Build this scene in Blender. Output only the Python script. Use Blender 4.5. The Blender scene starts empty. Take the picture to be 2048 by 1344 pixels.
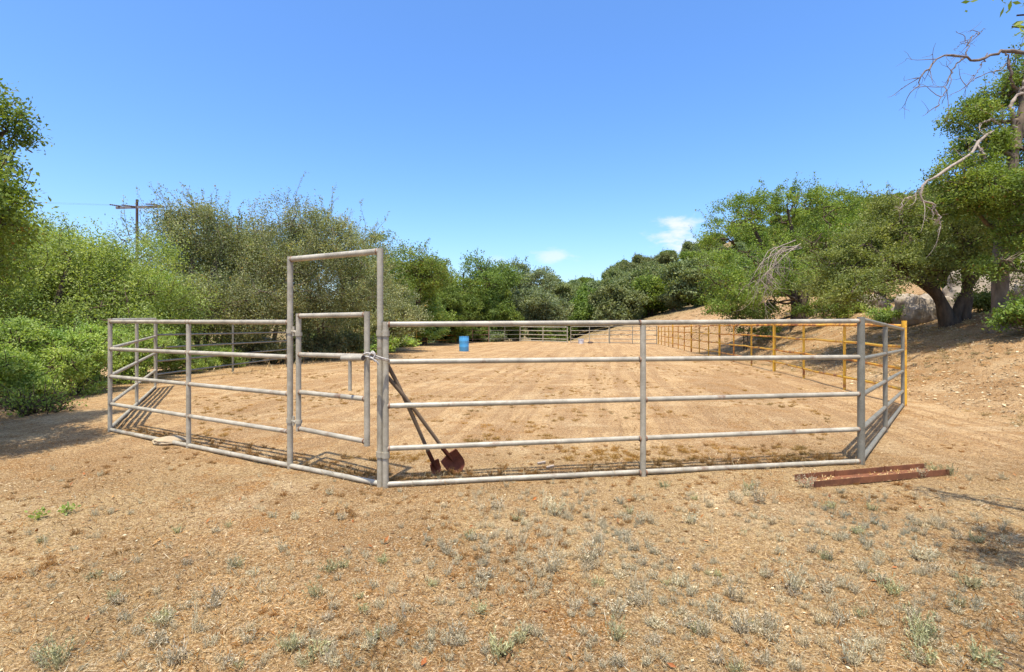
import bpy, math, random
import numpy as np
from mathutils import Vector

S = bpy.context.scene
COL = S.collection

# ------------------------------------------------------------------ camera, world, sun, exposure
CAM_H = 1.52
cam = bpy.data.cameras.new("camera")
cam.sensor_width = 36.0
cam.lens = 18.0
cam.shift_y = -27.0 / 2048.0
cam.clip_start = 0.05
cam.clip_end = 3000.0
camo = bpy.data.objects.new("camera", cam)
COL.objects.link(camo)
camo.location = (0, 0, CAM_H)
camo.rotation_euler = (math.radians(90), 0, 0)
S.camera = camo

SUN_V = Vector((-0.10, -0.45, 1.52)).normalized()          # towards the sun
SUN_EL = math.asin(SUN_V.z)
SUN_AZ = math.atan2(SUN_V.x, SUN_V.y)
sun = bpy.data.lights.new("sun", 'SUN')
sun.energy = 3.9
sun.angle = math.radians(0.53)
sun.color = (1.0, 0.94, 0.83)
suno = bpy.data.objects.new("sun", sun)
COL.objects.link(suno)
suno.rotation_euler = (-SUN_V).to_track_quat('-Z', 'Y').to_euler()
suno.location = (0, 0, 30)

world = bpy.data.worlds.new("World")
S.world = world
world.use_nodes = True
wn = world.node_tree.nodes
wl = world.node_tree.links
wn.clear()
w_out = wn.new('ShaderNodeOutputWorld')
w_bg = wn.new('ShaderNodeBackground')
w_bg.inputs['Strength'].default_value = 0.15
sky = wn.new('ShaderNodeTexSky')
sky.sky_type = 'NISHITA'
sky.sun_disc = False
sky.sun_elevation = SUN_EL
sky.sun_rotation = SUN_AZ % (2 * math.pi)
sky.altitude = 500
sky.air_density = 1.0
sky.dust_density = 3.0
sky.ozone_density = 5.0
hs = wn.new('ShaderNodeHueSaturation')
hs.inputs['Hue'].default_value = 0.504
hs.inputs['Saturation'].default_value = 1.22
hs.inputs['Value'].default_value = 1.14
wl.new(sky.outputs[0], hs.inputs['Color'])
w_tc = wn.new('ShaderNodeTexCoord')
# thin clouds low over the hills: soft patches around a few sky directions, broken up by noise
prev = hs.outputs[0]
w_nz = wn.new('ShaderNodeTexNoise')
w_nz.inputs['Scale'].default_value = 30.0
w_nz.inputs['Detail'].default_value = 6.0
w_nz.inputs['Roughness'].default_value = 0.6
w_mp = wn.new('ShaderNodeMapping')
w_mp.inputs['Scale'].default_value = (0.6, 1.0, 1.7)
wl.new(w_tc.outputs['Generated'], w_mp.inputs['Vector'])
wl.new(w_mp.outputs[0], w_nz.inputs['Vector'])
for (cx, cy, rx, ry, amt) in ((1362, 456, 52, 24, 0.95), (1385, 494, 62, 17, 0.95), (1106, 512, 42, 15, 0.6),
                              (990, 520, 30, 10, 0.25)):
    d = Vector(((cx - 1024) / 1024, 1.0, (645 - cy) / 1024)).normalized()
    sub = wn.new('ShaderNodeVectorMath'); sub.operation = 'SUBTRACT'
    wl.new(w_tc.outputs['Generated'], sub.inputs[0])
    sub.inputs[1].default_value = d
    mul = wn.new('ShaderNodeVectorMath'); mul.operation = 'MULTIPLY'
    wl.new(sub.outputs[0], mul.inputs[0])
    mul.inputs[1].default_value = (1024 / rx, 1024 / rx, 1024 / ry)
    ln = wn.new('ShaderNodeVectorMath'); ln.operation = 'LENGTH'
    wl.new(mul.outputs[0], ln.inputs[0])
    m1 = wn.new('ShaderNodeMath'); m1.operation = 'MULTIPLY_ADD'      # noise*2.0 - 1.0
    wl.new(w_nz.outputs[0], m1.inputs[0]); m1.inputs[1].default_value = 3.0; m1.inputs[2].default_value = -0.75
    m2 = wn.new('ShaderNodeMath'); m2.operation = 'SUBTRACT'
    wl.new(m1.outputs[0], m2.inputs[0]); wl.new(ln.outputs['Value'], m2.inputs[1])
    mr = wn.new('ShaderNodeMapRange'); mr.interpolation_type = 'SMOOTHSTEP'
    wl.new(m2.outputs[0], mr.inputs['Value'])
    mr.inputs['From Min'].default_value = -0.45
    mr.inputs['From Max'].default_value = 0.75
    mr.inputs['To Max'].default_value = amt
    mx = wn.new('ShaderNodeMixRGB')
    wl.new(mr.outputs[0], mx.inputs['Fac'])
    wl.new(prev, mx.inputs['Color1'])
    mx.inputs['Color2'].default_value = (3.6, 3.8, 4.1, 1)
    prev = mx.outputs[0]
wl.new(prev, w_bg.inputs['Color'])
wl.new(w_bg.outputs[0], w_out.inputs['Surface'])

S.view_settings.view_transform = 'Standard'
S.view_settings.look = 'None'
S.view_settings.exposure = 0.85
S.view_settings.gamma = 1.0
S.view_settings.use_curve_mapping = False
S.render.engine = 'CYCLES'
S.cycles.max_bounces = 6
S.cycles.diffuse_bounces = 4
S.cycles.glossy_bounces = 2
S.cycles.transmission_bounces = 4
S.cycles.sample_clamp_indirect = 6.0

# ------------------------------------------------------------------ helpers
def P(px, py, Z):
    """the point that the photograph shows at (px, py), Z metres in front of the camera"""
    return Vector(((px - 1024) * Z / 1024, Z, CAM_H - (py - 645) * Z / 1024))

def sst(a, b, x):
    t = np.clip((np.asarray(x, float) - a) / (b - a), 0, 1)
    return t * t * (3 - 2 * t)

def _hash(ix, iy, iz, seed):
    h = (ix.astype(np.int64) * 374761393 + iy.astype(np.int64) * 668265263 + iz.astype(np.int64) * 2147483647 + seed * 974634541) & 0xffffffff
    h = ((h ^ (h >> 13)) * 1274126177) & 0xffffffff
    h = (h ^ (h >> 16)) & 0xffffffff
    return h / 4294967295.0

def vnoise(x, y, z=None, seed=0):
    x = np.asarray(x, float); y = np.asarray(y, float)
    z = np.zeros_like(x) if z is None else np.asarray(z, float)
    ix, iy, iz = np.floor(x), np.floor(y), np.floor(z)
    fx, fy, fz = x - ix, y - iy, z - iz
    fx, fy, fz = [f * f * (3 - 2 * f) for f in (fx, fy, fz)]
    r = 0
    for a in (0, 1):
        for b in (0, 1):
            for c in (0, 1):
                wgt = (fx if a else 1 - fx) * (fy if b else 1 - fy) * (fz if c else 1 - fz)
                r = r + wgt * _hash(ix + a, iy + b, iz + c, seed)
    return r

def fbm(x, y, o=4, seed=0):
    r = 0; a = 0.5
    for k in range(o):
        r = r + a * (vnoise(x, y, seed=seed + k) - 0.5)
        x = x * 2.03 + 3.1; y = y * 2.03 + 1.7; a *= 0.5
    return r

def softpos(s, k=0.8):
    s = np.maximum(s, 0)
    return s * s / (s + k)

def terrain(x, y):
    x = np.asarray(x, float); y = np.asarray(y, float)
    z = -0.0078 * np.clip(y - 9, 0, 60)
    s1 = (x - 7.2) * .989 - (y - 9.4) * .146 - 0.35
    p1 = softpos(s1)
    b1 = 0.40 * np.minimum(p1, 4.6) + 0.17 * np.clip(p1 - 4.6, 0, 40)
    b1 = b1 * (0.2 + 0.8 * sst(3, 12, y))
    s2 = (x - 5.4) * .447 + (y - 47) * .894 - 0.3
    p2 = np.minimum(softpos(s2, 1.5), 15)
    b2 = np.minimum(0.30 * p2, 0.27 * softpos(x - 8.6, 1.5))
    bank = np.maximum(b1, b2)
    bank = bank + (0.40 * fbm(x * .35, y * .35, 3, 5) + .22 * fbm(x * 1.3, y * .6, 3, 15)) * np.minimum(bank, 1)
    xl = np.interp(y, [-10, 5, 7, 12.5, 18, 36, 44, 50], [-9, -7.5, -6.8, -9.6, -9.2, -9.4, -7, -3])
    drop = np.clip(0.12 * softpos(xl - x - .8, 2.0), 0, 2.5)
    back = np.clip(0.10 * softpos(y - 52, 3.0), 0, 3.0) * (1 - sst(3, 12, x))
    hr = sst(78, 190, y + .1 * x) * np.clip(8 + (x - 20) * .25 - np.maximum(x - 80, 0) * .09, 0, 60)
    hl = sst(15, 80, -x) * sst(20, 90, y) * 10
    und = fbm(x * .12, y * .12, 3, 9) * 0.25 * sst(3, 16, np.abs(y - 3) + np.abs(x) * .6)
    mic = fbm(x * 1.1, y * 1.1, 2, 21) * 0.035
    return z + bank - drop - back + hr + hl + und + mic

def g(x, y):
    return float(terrain(np.array([x]), np.array([y]))[0])

def tag(o, label=None, cat=None, group=None, kind=None):
    if label: o["label"] = label
    if cat: o["category"] = cat
    if group: o["group"] = group
    if kind: o["kind"] = kind
    return o

def empty(name, loc, rz=0.0, sc=1.0):
    o = bpy.data.objects.new(name, None)
    o.empty_display_size = 0.2
    COL.objects.link(o)
    o.location = loc
    o.rotation_euler = (0, 0, rz)
    o.scale = (sc, sc, sc)
    return o

def raw_mesh(name, V, F, mat, smooth=False):
    """mesh from vertex array and an array of equal-sized faces (or list of mixed faces)"""
    me = bpy.data.meshes.new(name)
    V = np.asarray(V, np.float32)
    if isinstance(F, np.ndarray):
        n, k = F.shape
        me.vertices.add(len(V)); me.vertices.foreach_set('co', V.ravel())
        me.loops.add(n * k); me.loops.foreach_set('vertex_index', F.astype(np.int32).ravel())
        me.polygons.add(n)
        me.polygons.foreach_set('loop_start', np.arange(0, n * k, k, dtype=np.int32))
        me.polygons.foreach_set('use_smooth', np.full(n, smooth, bool))
        me.update(calc_edges=True)
    else:
        me.from_pydata([tuple(v) for v in V], [], F)
        me.polygons.foreach_set('use_smooth', np.full(len(F), smooth, bool))
        me.update()
    for m in (mat if isinstance(mat, (list, tuple)) else [mat]):
        me.materials.append(m)
    return me

def link(name, me, parent=None):
    o = bpy.data.objects.new(name, me)
    COL.objects.link(o)
    if parent is not None:
        o.parent = parent
    return o

class MB:
    def __init__(self):
        self.v = []; self.f = []; self.m = []
    def tube(self, pts, r, sides=12, mi=0, cap=True):
        pts = [Vector(p) for p in pts]
        rs = r if isinstance(r, (list, tuple)) else [r] * len(pts)
        base = len(self.v)
        up = None
        for i, p in enumerate(pts):
            t = (pts[min(i + 1, len(pts) - 1)] - pts[max(i - 1, 0)]).normalized()
            if up is None:
                up = Vector((0, 0, 1)) if abs(t.z) < .9 else Vector((0, 1, 0))
            a = t.cross(up).normalized(); b = a.cross(t).normalized(); up = b
            for k in range(sides):
                th = 2 * math.pi * k / sides
                self.v.append(p + (a * math.cos(th) + b * math.sin(th)) * rs[i])
        for i in range(len(pts) - 1):
            for k in range(sides):
                k2 = (k + 1) % sides
                self.f.append((base + i * sides + k, base + i * sides + k2, base + (i + 1) * sides + k2, base + (i + 1) * sides + k))
                self.m.append(mi)
        if cap:
            for (i, rev) in ((0, False), (len(pts) - 1, True)):
                c = len(self.v); self.v.append(pts[i])
                for k in range(sides):
                    k2 = (k + 1) % sides
                    q = (c, base + i * sides + k, base + i * sides + k2)
                    self.f.append(q[::-1] if not rev else q); self.m.append(mi)
    def grid(self, rows, mi=0, closed=False):
        """rows of equal length joined by quads"""
        base = len(self.v); n = len(rows[0])
        for r in rows:
            self.v.extend(Vector(p) for p in r)
        for i in range(len(rows) - 1):
            for k in range(n if closed else n - 1):
                k2 = (k + 1) % n
                self.f.append((base + i * n + k, base + i * n + k2, base + (i + 1) * n + k2, base + (i + 1) * n + k)); self.m.append(mi)
    def prism(self, prof, a, b, mi=0):
        """closed 2-D profile (u, w) swept from a to b; u across, w up"""
        a = Vector(a); b = Vector(b)
        t = (b - a).normalized(); s = t.cross(Vector((0, 0, 1))).normalized(); u = s.cross(t)
        base = len(self.v); n = len(prof)
        for p in (a, b):
            for (x, z) in prof:
                self.v.append(p + s * x + u * z)
        for k in range(n):
            k2 = (k + 1) % n
            self.f.append((base + k, base + k2, base + n + k2, base + n + k)); self.m.append(mi)
        self.f.append(tuple(base + k for k in range(n))[::-1]); self.m.append(mi)
        self.f.append(tuple(base + n + k for k in range(n))); self.m.append(mi)
    def build(self, name, mat, parent=None, smooth=True):
        off = parent.location if parent is not None else Vector((0, 0, 0))
        me = bpy.data.meshes.new(name)
        me.from_pydata([tuple(Vector(p) - off) for p in self.v], [], self.f)
        for m in (mat if isinstance(mat, (list, tuple)) else [mat]):
            me.materials.append(m)
        me.polygons.foreach_set('material_index', self.m)
        me.polygons.foreach_set('use_smooth', [smooth] * len(self.f))
        me.update()
        if smooth:
            me.set_sharp_from_angle(angle=math.radians(50))
        return link(name, me, parent)

# ------------------------------------------------------------------ materials
def mat_new(name):
    m = bpy.data.materials.new(name)
    m.use_nodes = True
    nt = m.node_tree
    b = nt.nodes['Principled BSDF']
    return m, nt, b

def ramp(nt, fac, stops):
    r = nt.nodes.new('ShaderNodeValToRGB')
    el = r.color_ramp.elements
    while len(el) < len(stops):
        el.new(0.5)
    for e, (p, c) in zip(el, stops):
        e.position = p
        e.color = (c[0], c[1], c[2], 1) if not isinstance(c, float) else (c, c, c, 1)
    nt.links.new(fac, r.inputs[0])
    return r.outputs[0]

def noise(nt, scale, detail=4, rough=.55, coord='Object', mapping=None, dist=0.0, rot=0.0):
    tc = nt.nodes.new('ShaderNodeTexCoord')
    v = tc.outputs[coord]
    if mapping is not None:
        mp = nt.nodes.new('ShaderNodeMapping')
        mp.inputs['Scale'].default_value = mapping
        mp.vector_type = 'POINT'
        if rot:
            m0 = nt.nodes.new('ShaderNodeMapping'); m0.inputs['Rotation'].default_value = (0, 0, rot)
            nt.links.new(v, m0.inputs['Vector']); v = m0.outputs[0]
        nt.links.new(v, mp.inputs['Vector']); v = mp.outputs[0]
    n = nt.nodes.new('ShaderNodeTexNoise')
    n.inputs['Scale'].default_value = scale
    n.inputs['Detail'].default_value = detail
    n.inputs['Roughness'].default_value = rough
    n.inputs['Distortion'].default_value = dist
    nt.links.new(v, n.inputs['Vector'])
    return n.outputs[0]

def mix(nt, fac, c1, c2, mode='MIX'):
    m = nt.nodes.new('ShaderNodeMixRGB'); m.blend_type = mode
    for i, v in ((0, fac), (1, c1), (2, c2)):
        if isinstance(v, (int, float)):
            m.inputs[i].default_value = v if i == 0 else (v, v, v, 1)
        elif isinstance(v, tuple):
            m.inputs[i].default_value = (*v, 1)
        else:
            nt.links.new(v, m.inputs[i])
    return m.outputs[0]

def bump(nt, b, h, strength=.4, dist=.02):
    bp = nt.nodes.new('ShaderNodeBump')
    bp.inputs['Strength'].default_value = strength
    bp.inputs['Distance'].default_value = dist
    nt.links.new(h, bp.inputs['Height'])
    nt.links.new(bp.outputs[0], b.inputs['Normal'])

def metal_mat(name, c1, c2, rust, rust_lo, rust_hi, metallic=.25, rough=.5, scale=6):
    m, nt, b = mat_new(name)
    base = mix(nt, ramp(nt, noise(nt, scale, 6, .65), [(.36, 0.0), (.64, 1.0)]), c1, c2)
    fine = noise(nt, 60, 3)
    base = mix(nt, 0.35, base, mix(nt, fine, (.1, .1, .1), (1, 1, 1)), 'SOFT_LIGHT')
    rm = ramp(nt, noise(nt, 3.3, 8, .68), [(rust_lo, 0.0), (rust_hi, 1.0)])
    rc = mix(nt, noise(nt, 25, 4), rust, tuple(c * .45 for c in rust))
    col = mix(nt, rm, base, rc)
    nt.links.new(col, b.inputs['Base Color'])
    b.inputs['Metallic'].default_value = metallic
    b.inputs['Roughness'].default_value = rough
    bump(nt, b, noise(nt, 90, 3), .12, .004)
    return m

M = {}
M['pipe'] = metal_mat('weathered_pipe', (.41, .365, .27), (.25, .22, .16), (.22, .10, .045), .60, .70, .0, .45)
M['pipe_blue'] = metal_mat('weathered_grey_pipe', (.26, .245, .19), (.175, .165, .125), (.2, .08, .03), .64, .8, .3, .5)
M['weld'] = metal_mat('rusty_weld', (.30, .20, .13), (.22, .12, .065), (.20, .085, .035), .45, .6, .1, .8, 30)
M['yellow'] = metal_mat('yellow_paint', (.76, .43, .025), (.70, .35, .03), (.44, .15, .04), .51, .60, .0, .45, 3)
M['yellow_rust'] = metal_mat('rusted_yellow_paint', (.80, .42, .03), (.68, .27, .04), (.44, .14, .035), .45, .57, .0, .6, 3)
M['rust'] = metal_mat('rust_steel', (.23, .085, .032), (.15, .055, .022), (.10, .04, .02), .5, .7, .1, .75, 9)
M['blade'] = metal_mat('rust_blade', (.20, .055, .025), (.12, .032, .016), (.05, .02, .012), .5, .7, .2, .7, 14)

def simple(name, c1, c2, scale=8, rough=.7, bs=.2, bscale=40, spec=.3, mapping=None):
    m, nt, b = mat_new(name)
    nt.links.new(mix(nt, ramp(nt, noise(nt, scale, 6, .6, mapping=mapping), [(.3, 0.0), (.7, 1.0)]), c1, c2), b.inputs['Base Color'])
    b.inputs['Roughness'].default_value = rough
    b.inputs['Specular IOR Level'].default_value = spec
    if bs:
        bump(nt, b, noise(nt, bscale, 5, mapping=mapping), bs, .02)
    return m

M['wood_handle'] = simple('old_wood', (.20, .14, .085), (.12, .08, .05), 14, .8, .2, 60, mapping=(1, 1, .15))
M['rope'] = simple('white_rope', (.56, .52, .46), (.38, .35, .30), 40, .9, .5, 160)
M['blue'] = simple('blue_plastic', (.05, .27, .54), (.10, .36, .62), 3, .42, .03, 30, .5)
M['white_plastic'] = simple('white_plastic', (.75, .76, .78), (.62, .63, .64), 5, .5, .05, 30, .4)
M['dark'] = simple('dark_matte', (.05, .04, .035), (.09, .06, .045), 8, .8)
M['bark'] = simple('bark', (.14, .10, .065), (.045, .034, .025), 9, .95, .9, 22, .1, mapping=(1, 1, .35))
M['bark_pale'] = simple('pale_bark', (.23, .175, .12), (.09, .07, .05), 7, .95, .8, 20, .1, mapping=(1, 1, .4))
M['limb_dark'] = simple('limb_dark', (.24, .19, .15), (.11, .085, .07), 9, .9, .5, 30, .1)
M['dead_wood'] = simple('dead_wood', (.40, .33, .26), (.20, .16, .125), 9, .9, .5, 30, .1)
M['pole_wood'] = simple('pole_wood', (.07, .05, .045), (.12, .09, .08), 5, .9, .3, 30, .1, mapping=(1, 1, .1))
M['rock'] = simple('granite', (.43, .365, .28), (.22, .175, .125), 3.4, 1.0, 1.0, 9, .05)
M['pale_stone'] = simple('pale_stone', (.47, .37, .235), (.32, .24, .145), 9, .95, .8, 40, .1)

LEAF_GAIN = {'leaf_bright': 1.42, 'leaf_grey': 1.2, 'leaf_sun': 1.1}
def leaf_mat(name, cols, transl=.30, gloss=.35, dead=None):
    m, nt, b = mat_new(name)
    gm = nt.nodes.new('ShaderNodeNewGeometry')
    oi = nt.nodes.new('ShaderNodeObjectInfo')
    if name.startswith('leaf'):
        mc = np.mean(np.array(cols), 0)
        cols = [tuple((mc + (np.array(c) - mc) * .62) * LEAF_GAIN.get(name, 1.1)) for c in cols]
    n = len(cols)
    stops = [(i / max(1, n - 1) * .97, c) for i, c in enumerate(cols)]
    if dead:
        stops += [(.985, dead)]
    col = ramp(nt, gm.outputs['Random Per Island'], stops)
    big = noise(nt, 0.9, 3, .6)
    col = mix(nt, ramp(nt, big, [(.32, 0.0), (.68, 1.0)]), mix(nt, 1.0, col, (.62, .72, .72), 'MULTIPLY'), mix(nt, 1.0, col, (1.32, 1.24, 1.0), 'MULTIPLY'))
    hsv = nt.nodes.new('ShaderNodeHueSaturation')
    mm = nt.nodes.new('ShaderNodeMapRange')
    nt.links.new(oi.outputs['Random'], mm.inputs[0])
    mm.inputs['To Min'].default_value = .85; mm.inputs['To Max'].default_value = 1.15
    nt.links.new(mm.outputs[0], hsv.inputs['Value'])
    m3 = nt.nodes.new('ShaderNodeMapRange')
    nt.links.new(oi.outputs['Random'], m3.inputs[0])
    m3.inputs['To Min'].default_value = .49; m3.inputs['To Max'].default_value = .51
    nt.links.new(m3.outputs[0], hsv.inputs['Hue'])
    nt.links.new(col, hsv.inputs['Color'])
    nt.links.new(hsv.outputs[0], b.inputs['Base Color'])
    b.inputs['Roughness'].default_value = .62
    b.inputs['Specular IOR Level'].default_value = gloss * .5
    tr = nt.nodes.new('ShaderNodeBsdfTranslucent')
    nt.links.new(mix(nt, 1.0, hsv.outputs[0], (1.3, 1.35, .55), 'MULTIPLY'), tr.inputs['Color'])
    ms = nt.nodes.new('ShaderNodeMixShader')
    ms.inputs[0].default_value = transl
    nt.links.new(b.outputs[0], ms.inputs[1]); nt.links.new(tr.outputs[0], ms.inputs[2])
    nt.links.new(ms.outputs[0], nt.nodes['Material Output'].inputs[0])
    return m

M['leaf_bright'] = leaf_mat('leaf_bright', [(.110, .158, .026), (.180, .245, .046), (.255, .315, .088), (.36, .40, .20)], .40)
M['leaf_oak'] = leaf_mat('leaf_oak', [(.080, .120, .020), (.135, .19, .032), (.19, .25, .05), (.26, .30, .10)], .38, dead=(.25, .15, .05))
M['leaf_grey'] = leaf_mat('leaf_grey', [(.095, .108, .05), (.155, .168, .078), (.22, .225, .115), (.33, .32, .20)], .34, .4, dead=(.30, .18, .06))
M['leaf_sun'] = leaf_mat('leaf_sun', [(.095, .125, .028), (.16, .20, .045), (.24, .28, .08), (.36, .38, .18)], .36)
M['leaf_dark'] = leaf_mat('leaf_dark', [(.065, .105, .022), (.105, .155, .030), (.15, .20, .045), (.20, .24, .08)], .36)
M['leaf_blue'] = leaf_mat('leaf_blue', [(.11, .145, .075), (.16, .20, .105), (.22, .255, .145), (.27, .30, .19)], .33)
M['leaf_far'] = leaf_mat('leaf_far', [(.10, .125, .050), (.14, .165, .070), (.18, .205, .09), (.24, .25, .13)], .30)
M['weed_grey'] = leaf_mat('weed_grey', [(.31, .245, .165), (.49, .40, .285), (.67, .57, .44), (.39, .31, .205)], .12, .15)
M['weed_green'] = leaf_mat('weed_green', [(.26, .235, .12), (.38, .345, .20), (.50, .46, .30), (.32, .30, .15)], .15, .2)
M['weed_brown'] = leaf_mat('weed_brown', [(.22, .11, .03), (.32, .17, .05), (.38, .22, .08), (.26, .15, .07)], .15, .1)
M['straw'] = leaf_mat('straw', [(.34, .20, .09), (.48, .32, .16), (.62, .47, .28), (.24, .13, .06), (.56, .44, .29)], .15, .15)
M['fallen'] = leaf_mat('fallen', [(.30, .10, .035), (.42, .15, .05), (.42, .25, .11), (.20, .075, .03), (.36, .20, .09)], .15, .3)
M['weed_base_shade'] = leaf_mat('weed_base_shade', [(.035, .024, .015), (.07, .05, .032)], .0, .05)  # dark woody stem bits that also stand in for shadow under tufts
M['chips_dark'] = leaf_mat('chips_dark', [(.10, .06, .03), (.18, .105, .05), (.26, .17, .09)], .0, .1)
M['chips'] = leaf_mat('chips', [(.24, .15, .09), (.45, .33, .20), (.66, .54, .38), (.15, .09, .06)], .0, .15)

# ground: sandy dirt, paler and scraped inside the arena, browner with litter outside
def ground_mat():
    m, nt, b = mat_new('dry_dirt')
    L = nt.links
    tc = nt.nodes.new('ShaderNodeTexCoord')
    sx = nt.nodes.new('ShaderNodeSeparateXYZ'); L.new(tc.outputs['Object'], sx.inputs[0])
    def band(sock, a, c, ta=0., tb=1.):
        r = nt.nodes.new('ShaderNodeMapRange'); r.interpolation_type = 'SMOOTHSTEP'
        L.new(sock, r.inputs[0])
        r.inputs[1].default_value = a; r.inputs[2].default_value = c
        r.inputs[3].default_value = ta; r.inputs[4].default_value = tb
        return r.outputs[0]
    big = noise(nt, .22, 5, .6)
    mid = noise(nt, 1.3, 6, .65)
    fine = noise(nt, 22, 6, .7)
    vfine = noise(nt, 110, 3, .6)
    outer = mix(nt, ramp(nt, mid, [(.35, 0.0), (.65, 1.0)]), (.20, .115, .046), (.29, .185, .085))
    outer = mix(nt, ramp(nt, big, [(.42, 0.0), (.56, .85)]), outer, (.37, .275, .14))
    outer = mix(nt, ramp(nt, noise(nt, .55, 6, .65), [(.50, 0.0), (.62, .7)]), outer, (.185, .10, .04))
    arena = mix(nt, ramp(nt, mid, [(.35, 0.0), (.65, 1.0)]), (.36, .23, .105), (.46, .32, .165))
    arena = mix(nt, ramp(nt, noise(nt, .35, 4, .6), [(.45, 0.0), (.62, .6)]), arena, (.33, .22, .11))
    # drag marks along the arena
    st = noise(nt, 2.4, 4, .6, mapping=(1.3, .05, 1), dist=.25, rot=.16)
    arena = mix(nt, ramp(nt, st, [(.46, 0.0), (.54, .9)]), arena, (.27, .165, .078))
    st2 = noise(nt, 1.1, 5, .6, mapping=(.22, 1.1, 1), dist=.3)
    arena = mix(nt, ramp(nt, st2, [(.54, 0.0), (.68, .6)]), arena, (.53, .385, .21))
    nzb = noise(nt, .6, 3, .6)
    yy = nt.nodes.new('ShaderNodeMath'); yy.operation = 'MULTIPLY_ADD'
    L.new(nzb, yy.inputs[0]); yy.inputs[1].default_value = 2.4; L.new(sx.outputs['Y'], yy.inputs[2])
    arena = mix(nt, 1.0, arena, (1.10, 1.10, 1.12), 'MULTIPLY')
    amask = band(yy.outputs[0], 6.1, 8.4)
    col = mix(nt, amask, outer, arena)
    # right-hand bank: orange-brown with pale scree
    s1 = nt.nodes.new('ShaderNodeVectorMath'); s1.operation = 'DOT_PRODUCT'
    L.new(tc.outputs['Object'], s1.inputs[0]); s1.inputs[1].default_value = (.989, -.146, 0)
    bmask = band(s1.outputs['Value'], 5.75 + .2, 5.75 + 1.6)
    bank = mix(nt, ramp(nt, mid, [(.38, 0.0), (.64, 1.0)]), (.25, .14, .055), (.38, .26, .135))
    col = mix(nt, bmask, col, bank)
    wear = noise(nt, .38, 6, .7, dist=.6)
    col = mix(nt, ramp(nt, wear, [(.50, 0.0), (.60, .55)]), col, mix(nt, 1.0, col, (.70, .66, .62), 'MULTIPLY'))
    bleach = noise(nt, .75, 6, .7, dist=.5)
    col = mix(nt, ramp(nt, bleach, [(.54, 0.0), (.64, .55)]), col, (.50, .39, .235))
    # rusty-orange patches of dead low growth
    pat = ramp(nt, noise(nt, 2.2, 7, .72), [(.50, 0.0), (.60, .85)])
    col = mix(nt, mix(nt, 1.0, pat, ramp(nt, noise(nt, .5, 3), [(.35, 0.15), (.6, 1.0)]), 'MULTIPLY'), col, (.26, .125, .032))
    scrub = band(sx.outputs['Y'], 58, 74)
    col = mix(nt, scrub, col, mix(nt, mid, (.13, .10, .045), (.20, .17, .08)))
    # speckle of litter
    col = mix(nt, ramp(nt, fine, [(.38, .8), (.52, 0.0)]), col, (.12, .07, .036))
    col = mix(nt, ramp(nt, vfine, [(.40, .75), (.52, 0.0)]), col, (.11, .065, .034))
    col = mix(nt, ramp(nt, noise(nt, 75, 4, .7), [(.52, 0.0), (.63, .8)]), col, (.52, .40, .25))
    col = mix(nt, 1.0, col, (1.15, 1.11, 1.02), 'MULTIPLY')
    L.new(col, b.inputs['Base Color'])
    b.inputs['Roughness'].default_value = .97
    b.inputs['Specular IOR Level'].default_value = .05
    h = mix(nt, .5, fine, vfine)
    h = mix(nt, .4, h, noise(nt, 5, 5, .65))
    bump(nt, b, h, 1.0, .05)
    return m
M['ground'] = ground_mat()

# ------------------------------------------------------------------ ground (one sheet, fine near the camera)
def axis(lo, hi, c, fine, n):
    # spacing grows away from c
    k = np.linspace(-1, 1, n)
    def inv(side, ext):
        a = 5.2
        return side * ext * (np.sinh(a * np.abs(k[k * side >= 0])) / math.sinh(a))
    neg = c + inv(-1, c - lo); pos = c + inv(1, hi - c)
    return np.unique(np.concatenate([neg, pos]))

gx = axis(-700, 700, 1.0, .05, 561)
gy = axis(-120, 1100, 6.5, .05, 561)
GX, GY = np.meshgrid(gx, gy)
GZ = terrain(GX, GY)
near = 1 - sst(10, 22, np.hypot(GX, GY - 4))
GZ = GZ + near * 0.02 * fbm(GX * 5, GY * 5, 3, 33) + near * .006 * (vnoise(GX * 19, GY * 19, seed=3) - .5)
nx, ny = len(gx), len(gy)
idx = np.arange(nx * ny).reshape(ny, nx)
F = np.stack([idx[:-1, :-1], idx[:-1, 1:], idx[1:, 1:], idx[1:, :-1]], -1).reshape(-1, 4)
ground = link('ground', raw_mesh('ground', np.stack([GX, GY, GZ], -1).reshape(-1, 3), F, M['ground'], True))
tag(ground, 'dry sandy ground of the arena, the bank and the hills', kind='structure')
ground["category"] = 'ground'

# ------------------------------------------------------------------ trees
def unit(a):
    return a / np.maximum(np.linalg.norm(a, axis=-1, keepdims=True), 1e-9)

def leaf_quads(c, L, wid, rng, up=.9, dirs=None):
    n = len(c)
    d = unit(rng.normal(size=(n, 3)) if dirs is None else dirs + rng.normal(size=(n, 3)) * .6)
    nn = unit(rng.normal(size=(n, 3)) + np.array([0, 0, up]))
    s = unit(np.cross(d, nn))
    l = (L * rng.uniform(.65, 1.3, size=(n, 1)))
    w = l * wid * .5
    m = c + d * l * .48
    V = np.stack([c, m + s * w, c + d * l, m - s * w], 1).reshape(-1, 3)
    F = np.arange(n * 4).reshape(n, 4)
    return V, F

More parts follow.
